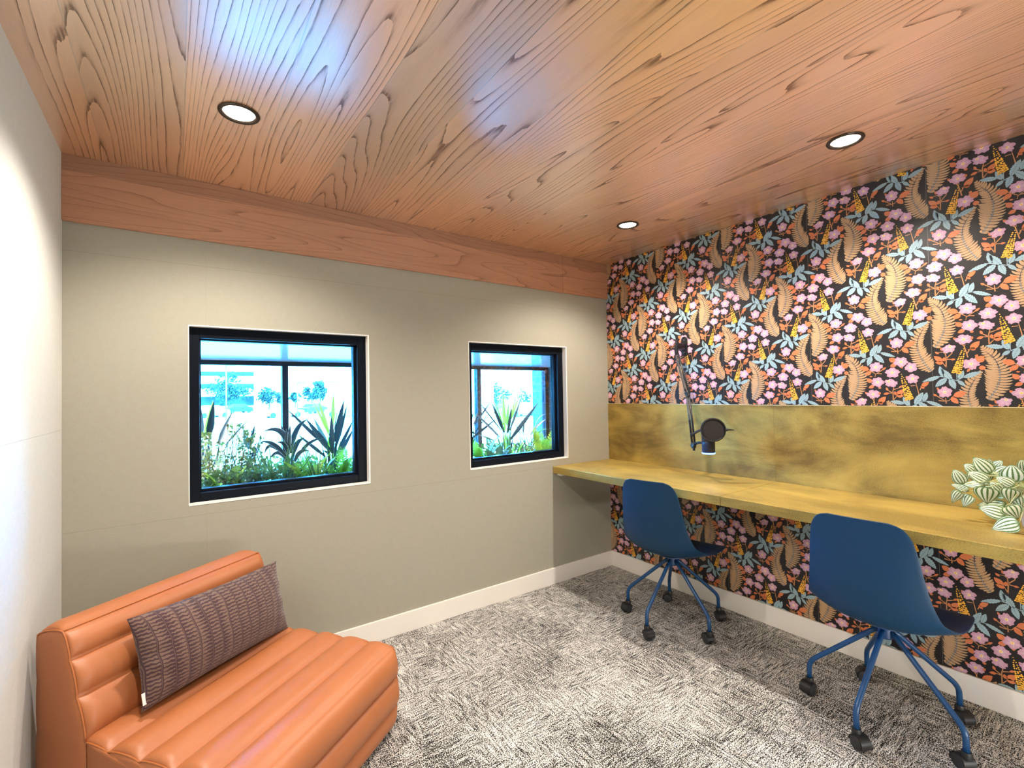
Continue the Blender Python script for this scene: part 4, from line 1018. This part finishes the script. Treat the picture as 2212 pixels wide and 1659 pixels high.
grass_plant('grass_tuft', 'sparse grass at the right jamb of the wide window', at(757,960,.5), 12, .34, .005)

# building across the lot
MAT['office_wall'] = flat('white_office_cladding', (.80, .80, .79), .8)
MAT['office_glass'] = flat('dark_ribbon_glazing', (.016, .018, .020), .10, spec=.35)
ob = thing('office_building', (-12, 106, -1.2), 'white three-storey office block with dark ribbon windows across the parking lot', 'building')
b = MB(); b.box((-45, 100.4, -1.2), (9.41, 118, 8.2)); b.build('walls', MAT['office_wall'], ob)
for z0, z1 in ((5.5, 6.26), (3.19, 3.99), (-.1, 1.63)):
    b = MB(); b.box((-44, 100.2, z0), (9.38, 100.39, z1)); b.build('ribbon_window', MAT['office_glass'], ob)
LM['tree'] = leafmat('tree_leaves', (.020, .030, .018), (.024, .036, .018), .25, .6); MAT['bark'] = flat('tree_bark', (.16, .14, .12), .9)
def tree(label, cx0, cy0, cx1, cy1, Y, base_v, n, dense=1.0):
    c = px((cx0+cx1)/2, (cy0+cy1)/2, 1, Y); a = px(cx0, cy0, 1, Y); d = px(cx1, cy1, 1, Y); rx, rz = abs(d.x-a.x)/2, abs(a.z-d.z)/2
    R0 = Vector((c.x, Y, -1.2)); t = thing('tree', R0, label, 'tree', None); m = MB(); cl = []
    for i in range(int(16*dense)):
        while True:
            q = Vector((random.uniform(-1, 1), random.uniform(-1, 1), random.uniform(-1, 1)))
            if q.length < .85: break
        cl.append(Vector((c.x+q.x*rx, Y+q.y*rx, c.z+q.z*rz)))
    for i in range(n):
        o = random.choice(cl); p = o+Vector((random.gauss(0, .20)*rx, random.gauss(0, .2)*rx, random.gauss(0, .16)*rz)); s = .0028*Y*random.uniform(.6, 1.5)
        nv = Vector((random.gauss(0, 1), random.gauss(0, 1), random.gauss(0, 1))).normalized(); q = nv.orthogonal().normalized(); w_ = nv.cross(q)
        m.add([p-q*s, p+w_*s*.5, p+q*s, p-w_*s*.5], [(0, 1, 2, 3)])
    m.build('crown', LM['tree'], t)
    tr = MB(); tr.tube(cr([R0, R0+Vector((.1, 0, (c.z-R0.z)*.5)), Vector((c.x, Y, c.z+rz*.3))], 5), [.0016*Y*(1-.04*k) for k in range(11)], 8)
    for o in cl[:6]: tr.tube([Vector((c.x, Y, c.z-rz*.6)), o], .0005*Y, 5)
    tr.build('trunk', MAT['bark'], t, smooth=True); return t
tree('broad leafy tree in front of the office block', 442, 806, 542, 872, 84, 885, 1500, 1.4)
tree('leafy tree beside the right end of the office block', 558, 834, 603, 872, 88, 880, 700)
tree('small tree just right of the storefront mullion', 624, 845, 650, 869, 86, 880, 450, .8)
tree('pale leafy tree left of the dense tree', 655, 836, 690, 868, 90, 880, 620)
tree('dense dark tree near the lamp post', 678, 820, 704, 866, 95, 880, 1100, 1.6)
tree('slender tree at the mullion of the wide window', 596, 852, 616, 872, 92, 880, 300, .7)
tree('leafy tree seen through the narrow window', 1042, 822, 1100, 884, 40, 890, 1300, 1.2)
tree('thin tree beside the block pier in the narrow window', 1122, 835, 1146, 880, 50, 890, 330, .8)
# cars
def car_mesh_parts(root, L, H, W_, col):
    prof = [(-.5,.16),(-.5,.42),(-.485,.56),(-.36,.62),(-.30,.64),(-.18,.96),(-.10,1.0),(.12,.99),(.20,.95),(.33,.66),(.46,.60),(.495,.50),(.5,.30),(.49,.16)]
    b = MB(); n = len(prof); rows = []
    for s, k in ((-1, .94), (-.86, 1.0), (.86, 1.0), (1, .94)):
        rows.append([(x*L*(k if abs(s) == 1 else 1), s*W_/2*(.80 if z > .7 else 1), z*H) for x, z in prof])
    b.grid(rows, 0, close_u=True); b.f.append(tuple(range(n))); b.mi.append(0); m = len(b.v); b.f.append(tuple(range(m-n, m))); b.mi.append(0)
    bd = b.build('body', flat('car_paint_'+root.name, col, .3), root, bevel=.02)
    for s in (-1, 1):
        g = MB(); q = [(-.27,.66),(-.175,.92),(.175,.92),(.29,.66)]; y0, y1 = s*(W_/2*.80+.012), s*(W_/2*.98+.004)
        g.add([(x*L, (y1 if z < .7 else y0), z*H) for x, z in q]+[(x*L, (y1 if z < .7 else y0)-s*.02, z*H) for x, z in q], [(0,1,2,3),(7,6,5,4),(0,4,5,1),(1,5,6,2),(2,6,7,3),(3,7,4,0)]); g.build('side_window', MAT['office_glass'], root)
        for x in (-.31, .31):
            w = MB(); w.lathe([(.0001, .10), (.20, .10), (.33, .09), (.33, -.10), (.0001, -.10)], (x*L, s*(W_/2-.06), .33), axis=(0, s, 0), seg=20); w.build('wheel', MAT['black_soft'], root, auto=40)
def car(label, u, v, rz, col, L=4.4, H=1.5):
    p = px(u, v, 2, -1.2); t = thing('car', (0, 0, 0), label, 'car'); car_mesh_parts(t, L, H, 1.8, col); t.location = (p.x, p.y, -1.2); t.rotation_euler.z = rz; return t
car('teal parked car left of the tall pole behind the snake plant', 514, 892, .4, (.02, .10, .13))
car('white parked sedan behind the left storefront mullion', 612, 901.5, .15, (.80, .80, .80), 4.6, 1.42)
car('pale van-like car parked near the left edge of the wide window', 455, 902, .5, (.72, .74, .76), 4.3, 1.6)
car('dark parked car beyond the lime agave leaves', 676, 893, .6, (.02, .03, .04))
car('white parked car beyond the tall right agave leaves', 742, 899, -.2, (.78, .78, .78))
car('silver car parked under the tree beyond the narrow window', 1066, 893, .3, (.10, .13, .15))
car('white car parked low behind the narrow window agave', 1120, 899, .2, (.75, .75, .75))
MAT['pole'] = flat('galvanised_pole', (.20, .22, .23), .5)
def pole(label, u, vt, vb, head=False):
    p = px(u, vb, 2, -1.2); tp = px(u, vt, 1, p.y); t = thing('light_pole', (p.x, p.y, -1.2), label, 'pole'); b = MB(); b.tube([p, Vector((p.x, p.y, tp.z))], .0011*p.y*1.2, 8); b.build('shaft', MAT['pole'], t, smooth=True)
    for s in ((-1, 1) if head else (1,)):
        b = MB(); b.box((p.x+(.08 if s > 0 else -1.0), p.y-.2, tp.z-.1), (p.x+(1.0 if s > 0 else -.08), p.y+.2, tp.z+.12)); b.build('lamp_head', MAT['pole'], t)
pole('tall lot light pole in front of the office block', 489, 788, 905)
pole('slim pole right of the storefront mullion', 643, 827, 903)
pole('twin-headed lot light beside the dense tree', 721, 824, 884, True)
